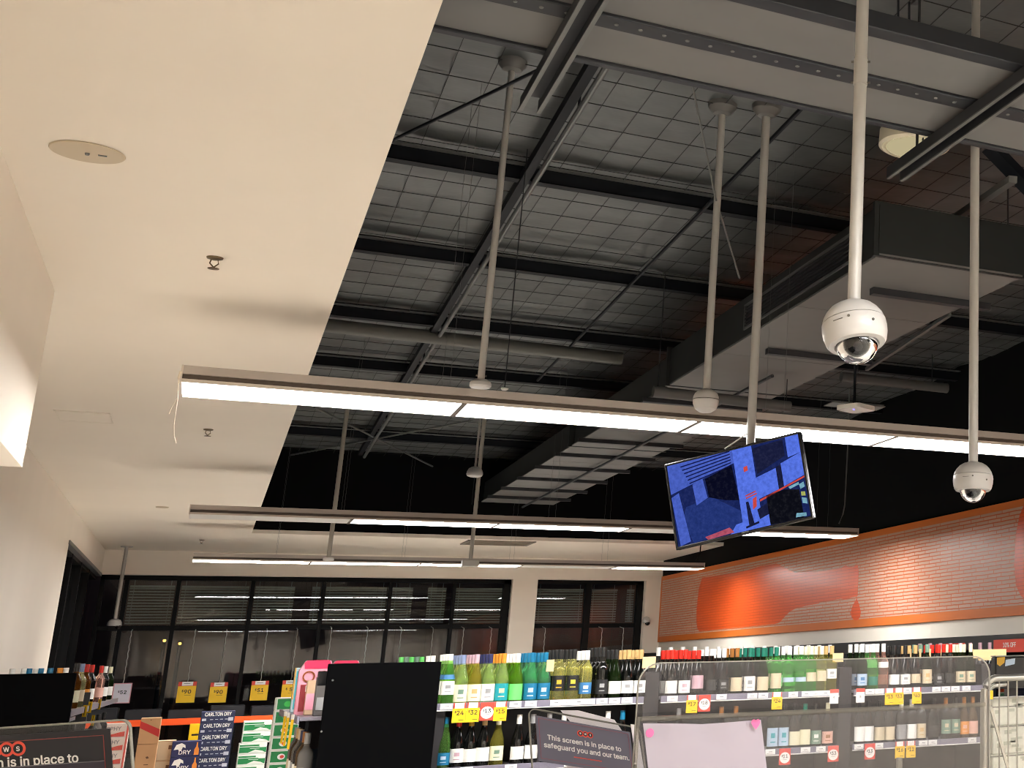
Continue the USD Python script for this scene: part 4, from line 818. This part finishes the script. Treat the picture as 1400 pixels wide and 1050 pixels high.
for i, (px, py, w) in enumerate(((116, 972, 1), (123, 967, 1), (136, 963, .8), (127, 985, .8))):
    p = PXx(px, py, -.648); f = Frame((-.648, p[1], p[2]), (.55, -.83, 0), (0, 0, 1)); t = Thing('price_ticket', f'yellow price ticket on the left wall shelf, {ordn[i]} from the left', 'price ticket', f.o, 'yellow tickets on the left wall shelf')
    t.part('card', f.plate(-.022*w, .022*w, -.04, .04, 0, .0015), yellow); t.part('print', f.plate(-.004, .002, -.03, .03, .0015, .002), ink)
for i, (px, py) in enumerate(((127, 929), (152, 932))):
    p = PXx(px, py, -.72); f = Frame(p, (.8, -.6, 0), (0, 0, 1)); t = Thing('shelf_card', ['blank tan card above the left wall shelf bottles', 'blank tan card at the far end of the left wall shelf'][i], 'card', p)
    t.part('card', f.plate(-.026, .026, -.024, .024, 0, .002), card_m); t.part('stem', f.plate(-.002, .002, sz-p[2], -.02, -.002, 0), whitepl)

# ------------------------------------------------------------------ orange rack rail and stacked cartons by the windows
RY = 21.4; rz = PYy(240, 987, RY)[2]
rk = Thing('pallet_rack', 'pallet rack with a bright orange rail in front of the far windows', 'rack', (-1.2, RY, 0))
om = pm('rack_orange', (240, 84, 20), .45)
rk.part('rail', [box(-1.25, 1.75, RY, RY+.05, rz-.04, rz+.04, .004)], om, label='bright orange rail')
rk.part('deck', box(-1.25, 1.75, RY+.05, RY+1.0, rz+.0, rz+.03), darksteel)
for x in (-1.22, .25, 1.72):
    for y in (RY+.05, RY+.95): rk.part('post', box(x-.04, x+.04, y, y+.06, 0, rz+.0), darksteel)
bagm = pm('dark_goods', (18, 20, 26), .5, noise=.3)
for i, x in enumerate((-1.0, -.55, -.1, .35, .8, 1.25)):
    h = [.16, .13, .11, .15, .13, .14][i]
    single('dark_carton', box(x-.19, x+.19, RY+.15, RY+.6, rz+.03, rz+.03+h, .01), bagm, f'dark unlit carton on the orange-railed rack, {ordn[i]} from the left', 'carton', 'dark cartons on the rack')
def stack(name, xl, xr, ytop, Y, h, dep, m, labf, grp, paint, n=None, ztop=None, dx=lambda i: 0):
    a, b = PYy(xl, ytop, Y), PYy(xr, ytop, Y); ztop = a[2] if ztop is None else ztop
    n = n or int(round(ztop/h)); hh = ztop/n if n*h > ztop*.9 else h
    for i in range(n):
        z1 = ztop-i*hh; z0 = z1-hh; x0, x1 = a[0]+dx(i), b[0]+dx(i)
        t = Thing(name, labf(i), 'carton', ((x0+x1)/2, Y, z0), grp)
        t.sub = t.part('carton', box(x0, x1, Y, Y+dep, z0+.001, z1-.001, .004), m)
        paint(t, XYF(((x0+x1)/2, Y, (z0+z1)/2)), (x1-x0)/2, hh/2, i)
topn = ['topmost', 'second from top', 'third from top', 'fourth from top', 'fifth from top', 'sixth from top', 'seventh from top', 'eighth from top', 'ninth from top', 'tenth from top', 'eleventh from top', 'twelfth from top']
navy = pm('carton_navy', (36, 44, 78), .5); navy2 = pm('carton_deep_navy', (30, 34, 84), .5)
def p_navy(t, f, w, h, i):
    t.part('lettering', f.text('CARLTON DRY', h*.62, .0, h*.48, .0005, squash=min(1, .5)*1.35), white)
    t.part('print', [f.plate(w*.62, w*.92, -h*.75, -h*.15, 0, .001), f.plate(-w*.92, -w*.68, -h*.65, -h*.25, 0, .001)] + [f.plate(-w*.45+k*.05, -w*.45+k*.05+.03, -h*.5, -h*.38, 0, .001) for k in range(4)], pm('print_pale', (190, 194, 206), .5))
stack('beer_carton', 276, 322, 973, 20.0, .128, .3, navy, lambda i: f'navy beer carton with white lettering, {topn[i]} of the tall navy stack', 'cartons of the tall navy stack', p_navy)
greenm = pm('carton_white', (226, 230, 220), .5); gp_ = pm('carton_green', (22, 128, 66), .5)
def p_green(t, f, w, h, i):
    t.part('green_panel', [f.plate(-w*.94, w*.98, -h*.72, h*.30, 0, .001), f.plate(-w*.94, w*.3 if i % 2 else w*.45, h*.42, h*.7, 0, .001)], gp_)
    t.part('print', [f.plate(w*.5, w*.95, h*.2, h*.85, .0012, .002), f.poly([(-w*.3, -h*.7), (w*.2, -h*.2), (w*.7, -h*.45), (w*.9, -h*.7)], .0012, .002)] + [f.plate(-w*.2, w*.5, h*.0, h*.08, .0012, .002)], greenm)
stack('beer_carton', 334, 372, 986, 20.3, .131, .28, greenm, lambda i: f'green and white beer carton, {topn[i]} of the wide green stack', 'cartons of the wide green stack', p_green, dx=lambda i: -.02 if i > 1 else 0)
def p_green2(t, f, w, h, i):
    t.part('green_panel', f.plate(-w*.86, w*.95, -h*.8, h*.8, 0, .001), gp_)
    t.part('print', [f.poly(ellipse(-w*.05, 0, w*.3, h*.45), .0012, .002)], pm('carton_green2', (60, 190, 80), .5) if i < 2 else white)
    if i > 1: t.part('red_print', f.poly(ellipse(w*.0, 0, w*.16, h*.25), .002, .003), redp)
stack('beer_carton', 378, 413, 954, 17.5, .143, .3, greenm, lambda i: f'green beer carton with white frame, {topn[i]} of the narrow green stack', 'cartons of the narrow green stack', p_green2)
def p_dry(t, f, w, h, i):
    t.part('emblem', f.poly([(-w*.85, -h*.1), (-w*.7, h*.55), (-w*.35, h*.75), (-w*.1, h*.5), (-w*.05, h*.1), (-w*.25, h*.25), (-w*.3, -h*.1), (-w*.45, -h*.35), (-w*.55, -h*.05)], 0, .001), white, label='white horse-head-like emblem')
    t.part('lettering', f.text('DRY', h*.5, -w*.08, -h*.45, .0005), white)
    t.part('bottle_print', f.poly([(w*.56, -h*.85), (w*.88, -h*.85), (w*.88, -h*.1), (w*.78, h*.25), (w*.76, h*.8), (w*.67, h*.8), (w*.66, h*.25), (w*.56, -h*.1)], 0, .001), pm('print_orange', (232, 140, 50), .5))
stack('beer_carton', 236, 276, 1014, 19.75, .172, .24, navy2, lambda i: f'navy beer carton with white emblem and orange bottle, {topn[i]} of its short stack', 'cartons of the short navy stack', p_dry)
kraft = pm('carton_kraft', (196, 150, 106), .7, noise=.04)
def p_tan(t, f, w, h, i):
    if i == 0: t.part('stripe', f.poly([(-w, h*.78), (-w, h*.25), (w, -h*.5), (w, h*.1)], 0, .001), pm('stripe_red', (200, 44, 40), .5), label='slanting red stripe')
    t.part('print', [f.poly([(w*.0, h*.3-.04), (w*.2, h*.35-.04), (w*.35, h*.2-.04), (w*.1, h*.15-.04)], 0, .001), f.plate(-w*.1, w*.35, -h*.6, -h*.54, 0, .001)] if i else [f.plate(-w*.05, w*.05, h*.8, h*.86, 0, .001)], pm('print_brown', (110, 74, 46), .6))
    t.part('tape', f.plate(-w, w, h*.93, h*.97, 0, .0008), pm('tape_brown', (176, 132, 92), .5))
stack('wine_carton', 193, 221, 982, 19.5, .27, .28, kraft, lambda i: f'tan cardboard carton{" with slanting red stripe" if i == 0 else ""}, {topn[i]} of the tan stack', 'tan cartons by the windows', p_tan)
def p_beige(t, f, w, h, i):
    t.part('emblem', [f.plate(w*.25, w*.6, h*.1, h*.5, 0, .001), f.plate(w*.36, w*.49, h*.2, h*.4, .001, .0016)], pm('print_brown', (110, 74, 46), .6)); t.part('tape', f.plate(-w, w, h*.9, h*.96, 0, .0008), pm('tape_brown', (176, 132, 92), .5))
stack('wine_carton', 216, 241, 1013, 19.85, .245, .25, pm('carton_beige', (206, 182, 150), .7), lambda i: f'pale beige carton with square emblem, {topn[i]} of its stack beside tan stack', 'beige cartons by the windows', p_beige)
rw = pm('carton_rosy', (232, 214, 204), .5)
def p_red(t, f, w, h, i):
    t.part('lettering', f.text('RPHY', h*.55, -w*.05, h*.25, .0005, squash=.9), pm('print_grey', (120, 118, 124), .6))
    t.part('red_print', [f.poly([(-w*.9, -h*.95), (w*.4, -h*.3), (w*.75, -h*.2), (w*.75, -h*.95)], 0, .001), f.plate(w*.86, w*1.0, -h, h, 0, .001)], redp)
stack('beer_carton', 139, 177, 990, 18.6, .142, .28, rw, lambda i: f'white and red beer carton, {topn[i]} of the stack by the left sign', 'white and red cartons', p_red)
a, b = PYy(260, 990, 21.0), PYy(273, 1013, 21.0)
t = Thing('yellow_box', 'yellow box under the orange rail', 'box', ((a[0]+b[0])/2, 21.0, 0)); t.part('box', box(a[0], b[0], 21.0, 21.15, 0, a[2], .004), yellow); t.part('print', box(a[0]+.03, b[0]-.02, 20.998, 21.0, a[2]-.14, a[2]-.12), ink)

# ------------------------------------------------------------------ price signs on chains at the window
chain_m = pm('chain_steel', (190, 188, 180), .3, metal=.7)
def hanging_sign(px_top, y_top, px_bot, y_bot, corners, kind, txt, lab):
    Y = 23.8; a, b = PYy(px_top, y_top, Y), PYy(px_bot, y_bot, Y); a[0] = b[0] = (a[0]+b[0])/2
    t = Thing('price_sign', lab, 'price sign', b, 'price signs on chains')
    n = int((a[2]-b[2])/.05); pts = []
    t.part('chain', [tube([[a[0]+(.004 if k % 2 else -.004), Y, b[2]+(a[2]-b[2])*k/n], [a[0]+(-.004 if k % 2 else .004), Y, b[2]+(a[2]-b[2])*(k+1)/n]], .005, 6) for k in range(n)], chain_m)
    t.part('hook', tube([a, a+[0, .25, .03]], .006, 6), chain_m)
    if corners:
        (xa, ya), (xb, yb) = corners; p, q = PYy(xa, ya, Y), PYy(xb, yb, Y); w = abs(q[0]-p[0])/2; h = abs(p[2]-q[2])/2; f = XYF((b[0], Y, b[2]-h))
        if kind == 'yellow':
            t.sub = t.part('card', f.plate(-w, w, -h, h, 0, .003), yellow); t.part('header', f.plate(-w, w, h*.58, h, .003, .004), redp); t.part('header_label', f.plate(-w*.6, w*.6, h*.62, h, .004, .005), white)
            t.part('lettering', [f.text('$', h*.2, -w*.42, h*.12, .003), f.text(txt, h*.36, w*.12, h*.05, .003), f.plate(-w*.4, w*.3, h*.8, h*.84, .005, .0056), f.plate(-w*.2, w*.5, -h*.3, -h*.27, .003, .004)], ink)
        else:
            t.sub = t.part('card', f.plate(-w, w, -h, h, 0, .003), pm('card_pink_edge', (226, 160, 170), .5)); t.part('face', f.plate(-w*.9, w*.9, -h*.92, h*.92, .003, .004), pm('card_face', (226, 222, 232), .5))
            t.part('lettering', [f.text('$', h*.18, -w*.35, h*.16, .004), f.text(txt, h*.34, w*.15, h*.1, .004)], ink)
hanging_sign(180, 863, 168.5, 934, ((157, 935), (178, 962)), 'white', '52', 'white price sign reading 52 on a chain, leftmost of the hanging signs')
hanging_sign(266.6, 863, 257.5, 932, ((246.5, 932), (267.5, 960)), 'yellow', '90', 'yellow price sign reading 90 on a chain, the left one of two')
hanging_sign(311, 863, 299.5, 933, ((289.5, 934), (309.5, 961)), 'yellow', '90', 'yellow price sign reading 90 on a chain, the right one of two')
hanging_sign(365, 862, 357, 931, ((347, 932), (367, 958)), 'yellow', '51', 'yellow price sign reading 51 on a chain')
hanging_sign(405, 861, 400, 930, ((390, 931), (409, 957)), 'yellow', '5', 'yellow price sign half hidden by the gift shelf, right of the 51 sign')
for i, (xt, xb, yb) in enumerate(((454, 447, 910), (503, 497, 912), (549, 543, 915), (592, 587, 915), (634, 629.5, 910), (672, 668, 910), (745, 742, 912), (823, 820, 910), (852, 850, 905))):
    hanging_sign(xt, 859, xb, yb, None, None, None, f'empty hanging chain at the window above the bottles, {ordn[i]} from the left')

# ------------------------------------------------------------------ counter, clear screens and their notices
cm = pm('counter_grey', (96, 94, 96), .4)
t = Thing('counter', 'service counter under the clear screens, below the picture', 'counter', (.9, 4.2, 0))
t.part('top', [box(.45, 2.06, 3.3, 3.8, 1.0, 1.04, .006), box(.55, 1.6, 3.8, 5.25, 1.0, 1.04, .006), box(-.78, .25, 1.2, 2.6, 1.0, 1.04, .006)], cm); t.part('body', [box(.5, 2.02, 3.35, 3.78, 0, 1.0), box(.6, 1.55, 3.78, 5.2, 0, 1.0), box(-.72, .2, 1.3, 2.5, 0, 1.0)], upm)
perspex = glass_pane('perspex', (.93, .93, .93), 1.49, haze=.16, hazec=(.17, .16, .18))
perspex2 = glass_pane('perspex_clear', (.95, .95, .95), 1.49, haze=.07, hazec=(.2, .2, .22))
edge_m = pm('perspex_edge', (150, 147, 138), .2)
def sheet(f, poly, th=.005): return f.poly(poly, -th/2, th/2)
SY = 3.58
f = XYF((0, SY, 0)); q = lambda x, y: tuple(PYy(x, y, SY)[[0, 2]])
TL, TR = q(874, 906), q(1353, 897); rad = .055
g = sg.box(TL[0], 1.04, TR[0], (TL[1]+TR[1])/2)
g = g.buffer(-rad).buffer(rad, quad_segs=8).union(sg.box(TL[0], 1.04, TR[0], 1.2))
big = Thing('clear_screen', 'big hazy clear counter screen with rounded top corners', 'screen', (TL[0], SY, 1.04))
big.part('sheet', f.poly(list(g.exterior.coords)[:-1], -.0025, .0025), perspex, smooth=False)
ring = g.buffer(.0008).difference(g.buffer(-.0022)); big.part('edge', f.M(trimesh.creation.extrude_polygon(ring, .0054, engine='earcut'), -.0027), edge_m, label='bright polished edge')
SY2 = 3.44
z2 = PYy(1100, 977, SY2)[2]; xa, xb = PYy(874, 988, SY2)[0], PYy(1347, 962, SY2)[0]
low = Thing('clear_screen', 'lower clear counter screen with a thick pale top edge, in front of the big one', 'screen', (xa, SY2, 1.04))
low.part('sheet', box(xa, xb, SY2-.0025, SY2+.0025, 1.04, z2), perspex2, smooth=False)
low.part('edge', [box(xa, xb, SY2-.007, SY2+.007, z2, z2+.012, .003), box(xa-.006, xa, SY2-.006, SY2+.006, 1.04, z2+.012)], glass_pane('edge_glass', (.8, .78, .72), 1.5, haze=.25, hazec=(.36, .34, .30)))
# blank paper with two pink stickers
f = XYF((0, SY2-.006, 0)); q = lambda x, y: tuple(PYy(x, y, SY2-.006)[[0, 2]])
pts = [q(879, 989), q(920, 989), q(960, 990), q(1000, 987), q(1040, 984), q(1052, 1080), q(890, 1085)]
pp = Thing('paper_sheet', 'blank white sheet of paper stuck on the clear screen with pink stickers', 'paper', (pts[0][0], SY2-.006, pts[0][1]))
def curl(f, pts, d):
    m = f.poly(pts, 0, .0006); m = m.subdivide().subdivide().subdivide(); v = m.vertices; top = pts[0][1]
    k = np.clip((v[:, 2]-(top-.07))/.07, 0, 1)*np.sin((v[:, 0]-pts[0][0])*23)**2; v[:, 1] -= d*k; m.vertices = v; return m
pp.part('sheet', curl(f, pts, .008), pm('paper_white', (176, 168, 180), .7), smooth=True)
pk = pm('sticker_pink', (240, 110, 164), .5)
for i, (x, y) in enumerate(((888, 1002), (1031, 990))):
    c = q(x, y); s = Thing('pink_sticker', ['round pink sticker at the paper’s top left corner'.replace('’', "'"), "heart-like pink sticker at the paper's top right corner"][i], 'sticker', (c[0], SY2-.008, c[1]), 'pink stickers')
    P = ellipse(c[0], c[1], .0095, .0105, 20) if i == 0 else [(c[0]+u*.0115, c[1]+v*.0125) for u, v in ((-1, .35), (-.8, .85), (-.4, 1), (0, .75), (.45, 1.0), (.85, .8), (1, .3), (.7, -.3), (.1, -1), (-.5, -.45))]
    s.part('disc', f.poly(P, .0, .0012).apply_translation([0, -.0025-.0085*i, 0]), pk)
# the notice on its own tilted clear screen
Rs = Rotation.from_euler('zxy', [23.34, -33.62, -1.28], degrees=True).as_matrix()
nf = Frame(EYEP+(np.array([1.091, 4.8219, 1.3525])-EYEP), Rs[:, 0], Rs[:, 2]); nw, nh = .18, .0818
ns = Thing('clear_screen', 'small tilted clear screen carrying the dark notice, in the centre', 'screen', nf.o)
g = sg.box(-nw-.022, -.33, nw+.05, nh+.028).buffer(-.03).buffer(.03, quad_segs=6)
ns.part('sheet', nf.poly(list(g.exterior.coords)[:-1], -.012, -.007), perspex2, smooth=False)
ring = g.difference(g.buffer(-.003)); ns.part('edge', nf.M(trimesh.creation.extrude_polygon(ring, .0056, engine='earcut'), -.0123), edge_m)
slate = pm('notice_slate', (112, 110, 124), .5); slate2 = pm('notice_dark', (50, 50, 54), .5, spec=.25); redline = pm('notice_red', (236, 86, 66), .5); dullred = pm('notice_dull_red', (150, 84, 96), .5)
def logo(t, f, cu, cv, r, letters, dn, ringc=redline, dark=slate2):
    n = len(letters); gap = r*1.9
    g = sg.MultiPolygon([]) ; u0 = cu-gap*(n-1)/2
    U = None
    for k in range(n):
        c = sg.Point(u0+k*gap, cv).buffer(r*1.18, quad_segs=8); U = c if U is None else U.union(c)
    t.part('logo_ring', f.M(trimesh.creation.extrude_polygon(U, .0006, engine='earcut'), dn), ringc)
    t.part('logo_disc', [f.poly(ellipse(u0+k*gap, cv, r*.78, r*.78), dn+.0006, dn+.001) for k in range(n)], dark)
    t.part('logo_letters', [f.text(l, r*.72, u0+k*gap, cv, dn+.001) for k, l in enumerate(letters)], white)
no = Thing('notice', 'slate notice reading This screen is in place to safeguard you and our team', 'sign', nf.o)
no.sub = no.part('board', nf.plate(-nw, nw, -nh, nh, -.0065, -.0045), slate)
def outline(f, u0, u1, v0, v1, w, d): return [f.plate(u0, u1, v1-w, v1, d, d+.0006), f.plate(u0, u1, v0, v0+w, d, d+.0006), f.plate(u0, u0+w, v0, v1, d, d+.0006), f.plate(u1-w, u1, v0, v1, d, d+.0006)]
no.part('border_line', outline(nf, -nw*.95, nw*.95, -nh*.88, nh*.90, .0016, -.0045), dullred)
logo(no, nf, 0, nh*.52, .0098, 'BWS', -.0045)
no.part('lettering', [nf.text('This screen is in place to', .0172, -.004, nh*.08, -.004, squash=1.01), nf.text('safeguard you and our team.', .0172, .003, -nh*.28, -.004, squash=1.01)], white)
no.part('fine_print', [nf.plate(-.05+k*.0075, -.05+k*.0075+.006, -nh*.60-.0015, -nh*.60+.0022, -.0045, -.0039) for k in range(14)], redline)
Yb = nf.o[1]+.35
f = XYF((0, Yb, 0)); q = lambda x, y: tuple(PYy(x, y, Yb)[[0, 2]])
single('paper_sheet', f.poly([q(766, 971), q(790, 971), q(840, 984), q(851, 1000), (q(851, 1000)[0], 1.041), (q(779, 986)[0], 1.041), q(779, 986)], 0, .001), pm('paper_bright', (244, 238, 244), .7), 'white sheet of paper leaning behind the tilted notice', 'paper')
f = XYF((0, 4.6, 0)); q = lambda x, y: tuple(PYy(x, y, 4.6)[[0, 2]])
single('paper_sheet', f.poly([q(862, 990), q(870, 991), q(876, 1025), q(884, 1075), q(874, 1075), q(868, 1030)], 0, .001), pm('paper_bright', (244, 238, 244), .7), 'narrow white paper strip between the notice and the big screen', 'paper')
# the nearer notice at the lower left
D0 = 2.35
A, B, Cc = PD(0, 1006, D0), PD(150, 996, D0), PD(136, 1048, D0)
uu = (B-A)/np.linalg.norm(B-A); px2m = np.linalg.norm(B-A)/150
lf = Frame(B, uu, B-Cc)
ls = Thing('clear_screen', 'clear screen at the lower left carrying the nearer dark notice', 'screen', B)
g = sg.box(-.36, -.3, .034, .0135).buffer(-.016).buffer(.016, quad_segs=6)
ls.part('sheet', lf.poly(list(g.exterior.coords)[:-1], -.007, -.002), perspex2, smooth=False)
ring = g.difference(g.buffer(-.0022)); ls.part('edge', lf.M(trimesh.creation.extrude_polygon(ring, .0056, engine='earcut'), -.0073), edge_m)
ln = Thing('notice', 'nearer dark notice at the lower left, cut by the picture edge', 'sign', B)
ln.sub = ln.part('board', lf.plate(-.34, 0, -.15, 0, -.0015, .0), slate2)
ln.part('border_line', outline(lf, -.33, -.0115, -.14, -.0105, .0011, 0), pm('notice_red_line', (150, 62, 56), .5))
s = px2m
logo(ln, lf, -142*s, -19*s, 16*s/1.9, 'BWS', .0, ringc=redline, dark=pm('logo_black', (18, 18, 20), .5))
tm_ = TEXT('This screen is in place to', 12*s, True); tw_ = tm_.bounds[1][0]-tm_.bounds[0][0]
ln.part('lettering', lf.text('This screen is in place to', 12*s, -45*s-tw_/2, -38*s, .0005), white)
ln.part('lower_strip', lf.plate(-.33, -.012, -.14, -43*s, .0012, .002), pm('strip_purple', (44, 40, 56), .4), label='darker purple strip across the lower notice')
ln.part('strip_line', lf.plate(-.33, -.012, -43.6*s, -42.6*s, .0012, .0026), pm('print_grey', (120, 118, 124), .6))

# ------------------------------------------------------------------ wire trolley at the lower right
TY = 4.35
q = lambda x, y, Y=TY: PYy(x, y, Y)
tr = Thing('wire_trolley', 'tall grey wire cage trolley at the lower right edge', 'trolley', (q(1346, 1000)[0], TY, 0))
zinc = pm('zinc', (176, 174, 166), .3, metal=.75)
pl = q(1345, 1000)[0]; zt = q(1400, 926)[2]; xr = pl+.75
def arc(c, r, a0, a1, n=7): return [np.array([c[0]+r*math.cos(a), TY, c[1]+r*math.sin(a)]) for a in np.linspace(a0, a1, n)]
tr.part('frame', tube([np.array([pl, TY, .15])]+arc((pl+.05, zt-.05), .05, math.pi, math.pi/2)+[np.array([xr, TY, zt])]+[np.array([xr, TY, .15])], .0125, 14), zinc)
tr.part('inner_frame', tube([np.array([pl+.028, TY+.02, .15])]+[np.array([p[0], TY+.02, p[2]]) for p in arc((pl+.06, zt-.055), .03, math.pi, math.pi/2)]+[np.array([pl+.10, TY+.02, zt-.022])], .0075, 10), zinc)
for k, x in enumerate(np.arange(pl+.062, xr, .036)): tr.part('wire', tube([[x, TY, .25], [x, TY, zt]], .0026, 6), zinc)
for z in (q(1380, 966)[2], q(1380, 993)[2], q(1380, 993)[2]-.1, q(1380, 993)[2]-.25): tr.part('cross_wire', tube([[pl, TY+.004, z], [xr, TY+.004, z]], .0026, 6), zinc)
tr.part('brace', bar(q(1354, 966, TY-.015), q(1382, 1065, TY-.015), .010, .006, up=(0, 1, 0)), zinc)
tr.part('side_rail', [tube([[pl, TY, z], [pl, TY+.7, z]], .01, 10) for z in (.3, zt-.4)]+[tube([[xr, TY, z], [xr, TY+.7, z]], .01, 10) for z in (.3, zt-.4)]+[tube([[x, TY+.7, .15], [x, TY+.7, zt-.3]], .0125, 10) for x in (pl, xr)], zinc)
tr.part('base', box(pl, xr, TY, TY+.7, .15, .19), zinc)
for x in (pl+.04, xr-.04):
    for y in (TY+.05, TY+.65): tr.part('castor', lathe([(0, -.015), (.055, -.015), (.06, 0), (.055, .015), (0, .015)], 20).apply_transform(rotm([0, 1, 0], math.pi/2, [0, 0, 0])).apply_translation([x, y, .06]), darksteel); tr.part('castor_fork', box(x-.02, x+.02, y-.02, y+.02, .06, .15), zinc)
tr.part('tag', box(q(1349, 948)[0], q(1354, 948)[0], TY-.02, TY-.014, q(1350, 956)[2], q(1350, 944)[2]), yellow, label='small yellow and blue tag')
cw = pm('carton_offwhite', (216, 216, 204), .6, noise=.06, nscale=60)
a = PYy(1357, 954, 4.5); zt0 = a[2]
scr_ = pm('print_faint', (182, 184, 170), .6)
zz = [zt0, zt0-.115, zt0-.20, zt0-.205]
for i in range(3):
    z1, z0 = zt0-.1*i, zt0-.1*(i+1)
    t = Thing('white_carton', ['off-white printed carton in the wire trolley, topmost', 'off-white printed carton in the wire trolley, second from top', 'off-white printed carton in the wire trolley, third from top with orange lower edge'][i], 'carton', (a[0], 4.5, z0), 'cartons in the wire trolley')
    t.part('carton', box(a[0], xr-.05, 4.5, 4.6, z0+.001, z1, .004), cw); fr = XYF((a[0], 4.5, z0)); rnd = random.Random(i)
    t.part('print', [fr.plate(u, u+.012+.02*rnd.random(), v, v+.006+.01*rnd.random(), 0, .0008) for u, v in [(rnd.random()*.3+.01, rnd.random()*.075+.006) for _ in range(26)]], scr_)
    if i == 2: t.part('orange_edge', fr.plate(.0, xr-.05-a[0], .0, .045, .0008, .0014), pm('print_orange', (232, 140, 50), .5))
single('trolley_load', box(a[0], xr-.05, 4.5, 4.6, .19, zt0-.3, .004), cw, 'pile of off-white cartons low in the trolley, below the picture', 'carton')
# till screen behind the trolley
a, b = PYy(1361, 898, 6.0), PYy(1420, 940, 6.0)
t = Thing('till_screen', 'black till screen with a gold sticker at the right edge, above the trolley', 'till', ((a[0]+b[0])/2, 6.0, 0))
t.part('screen', box(a[0], b[0], 6.0, 6.05, b[2], a[2], .006), pm('till_black', (26, 27, 28), .4)); t.part('top_edge', box(a[0], b[0], 5.998, 6.05, a[2], a[2]+.006), greysteel)
fr = XYF((0, 6.0, 0)); q6 = lambda x, y: tuple(PYy(x, y, 6.0)[[0, 2]])
t.part('gold_sticker', fr.poly([q6(1363, 899), q6(1374, 898), q6(1373, 906), q6(1367, 911), q6(1363, 908)], 0, .001), pm('label_gold', COL['gold'], .5))
t.part('pale_sticker', fr.poly([q6(1375, 902), q6(1388, 900), q6(1387, 908), q6(1374, 911)], 0, .001), pm('label_pale_blue', COL['pale blue'], .5))
t.part('stand', [box((a[0]+b[0])/2-.03, (a[0]+b[0])/2+.03, 6.05, 6.08, 1.0, a[2]-.05), box(a[0]-.1, b[0]+.1, 5.9, 6.5, 0, 1.0)], upm)
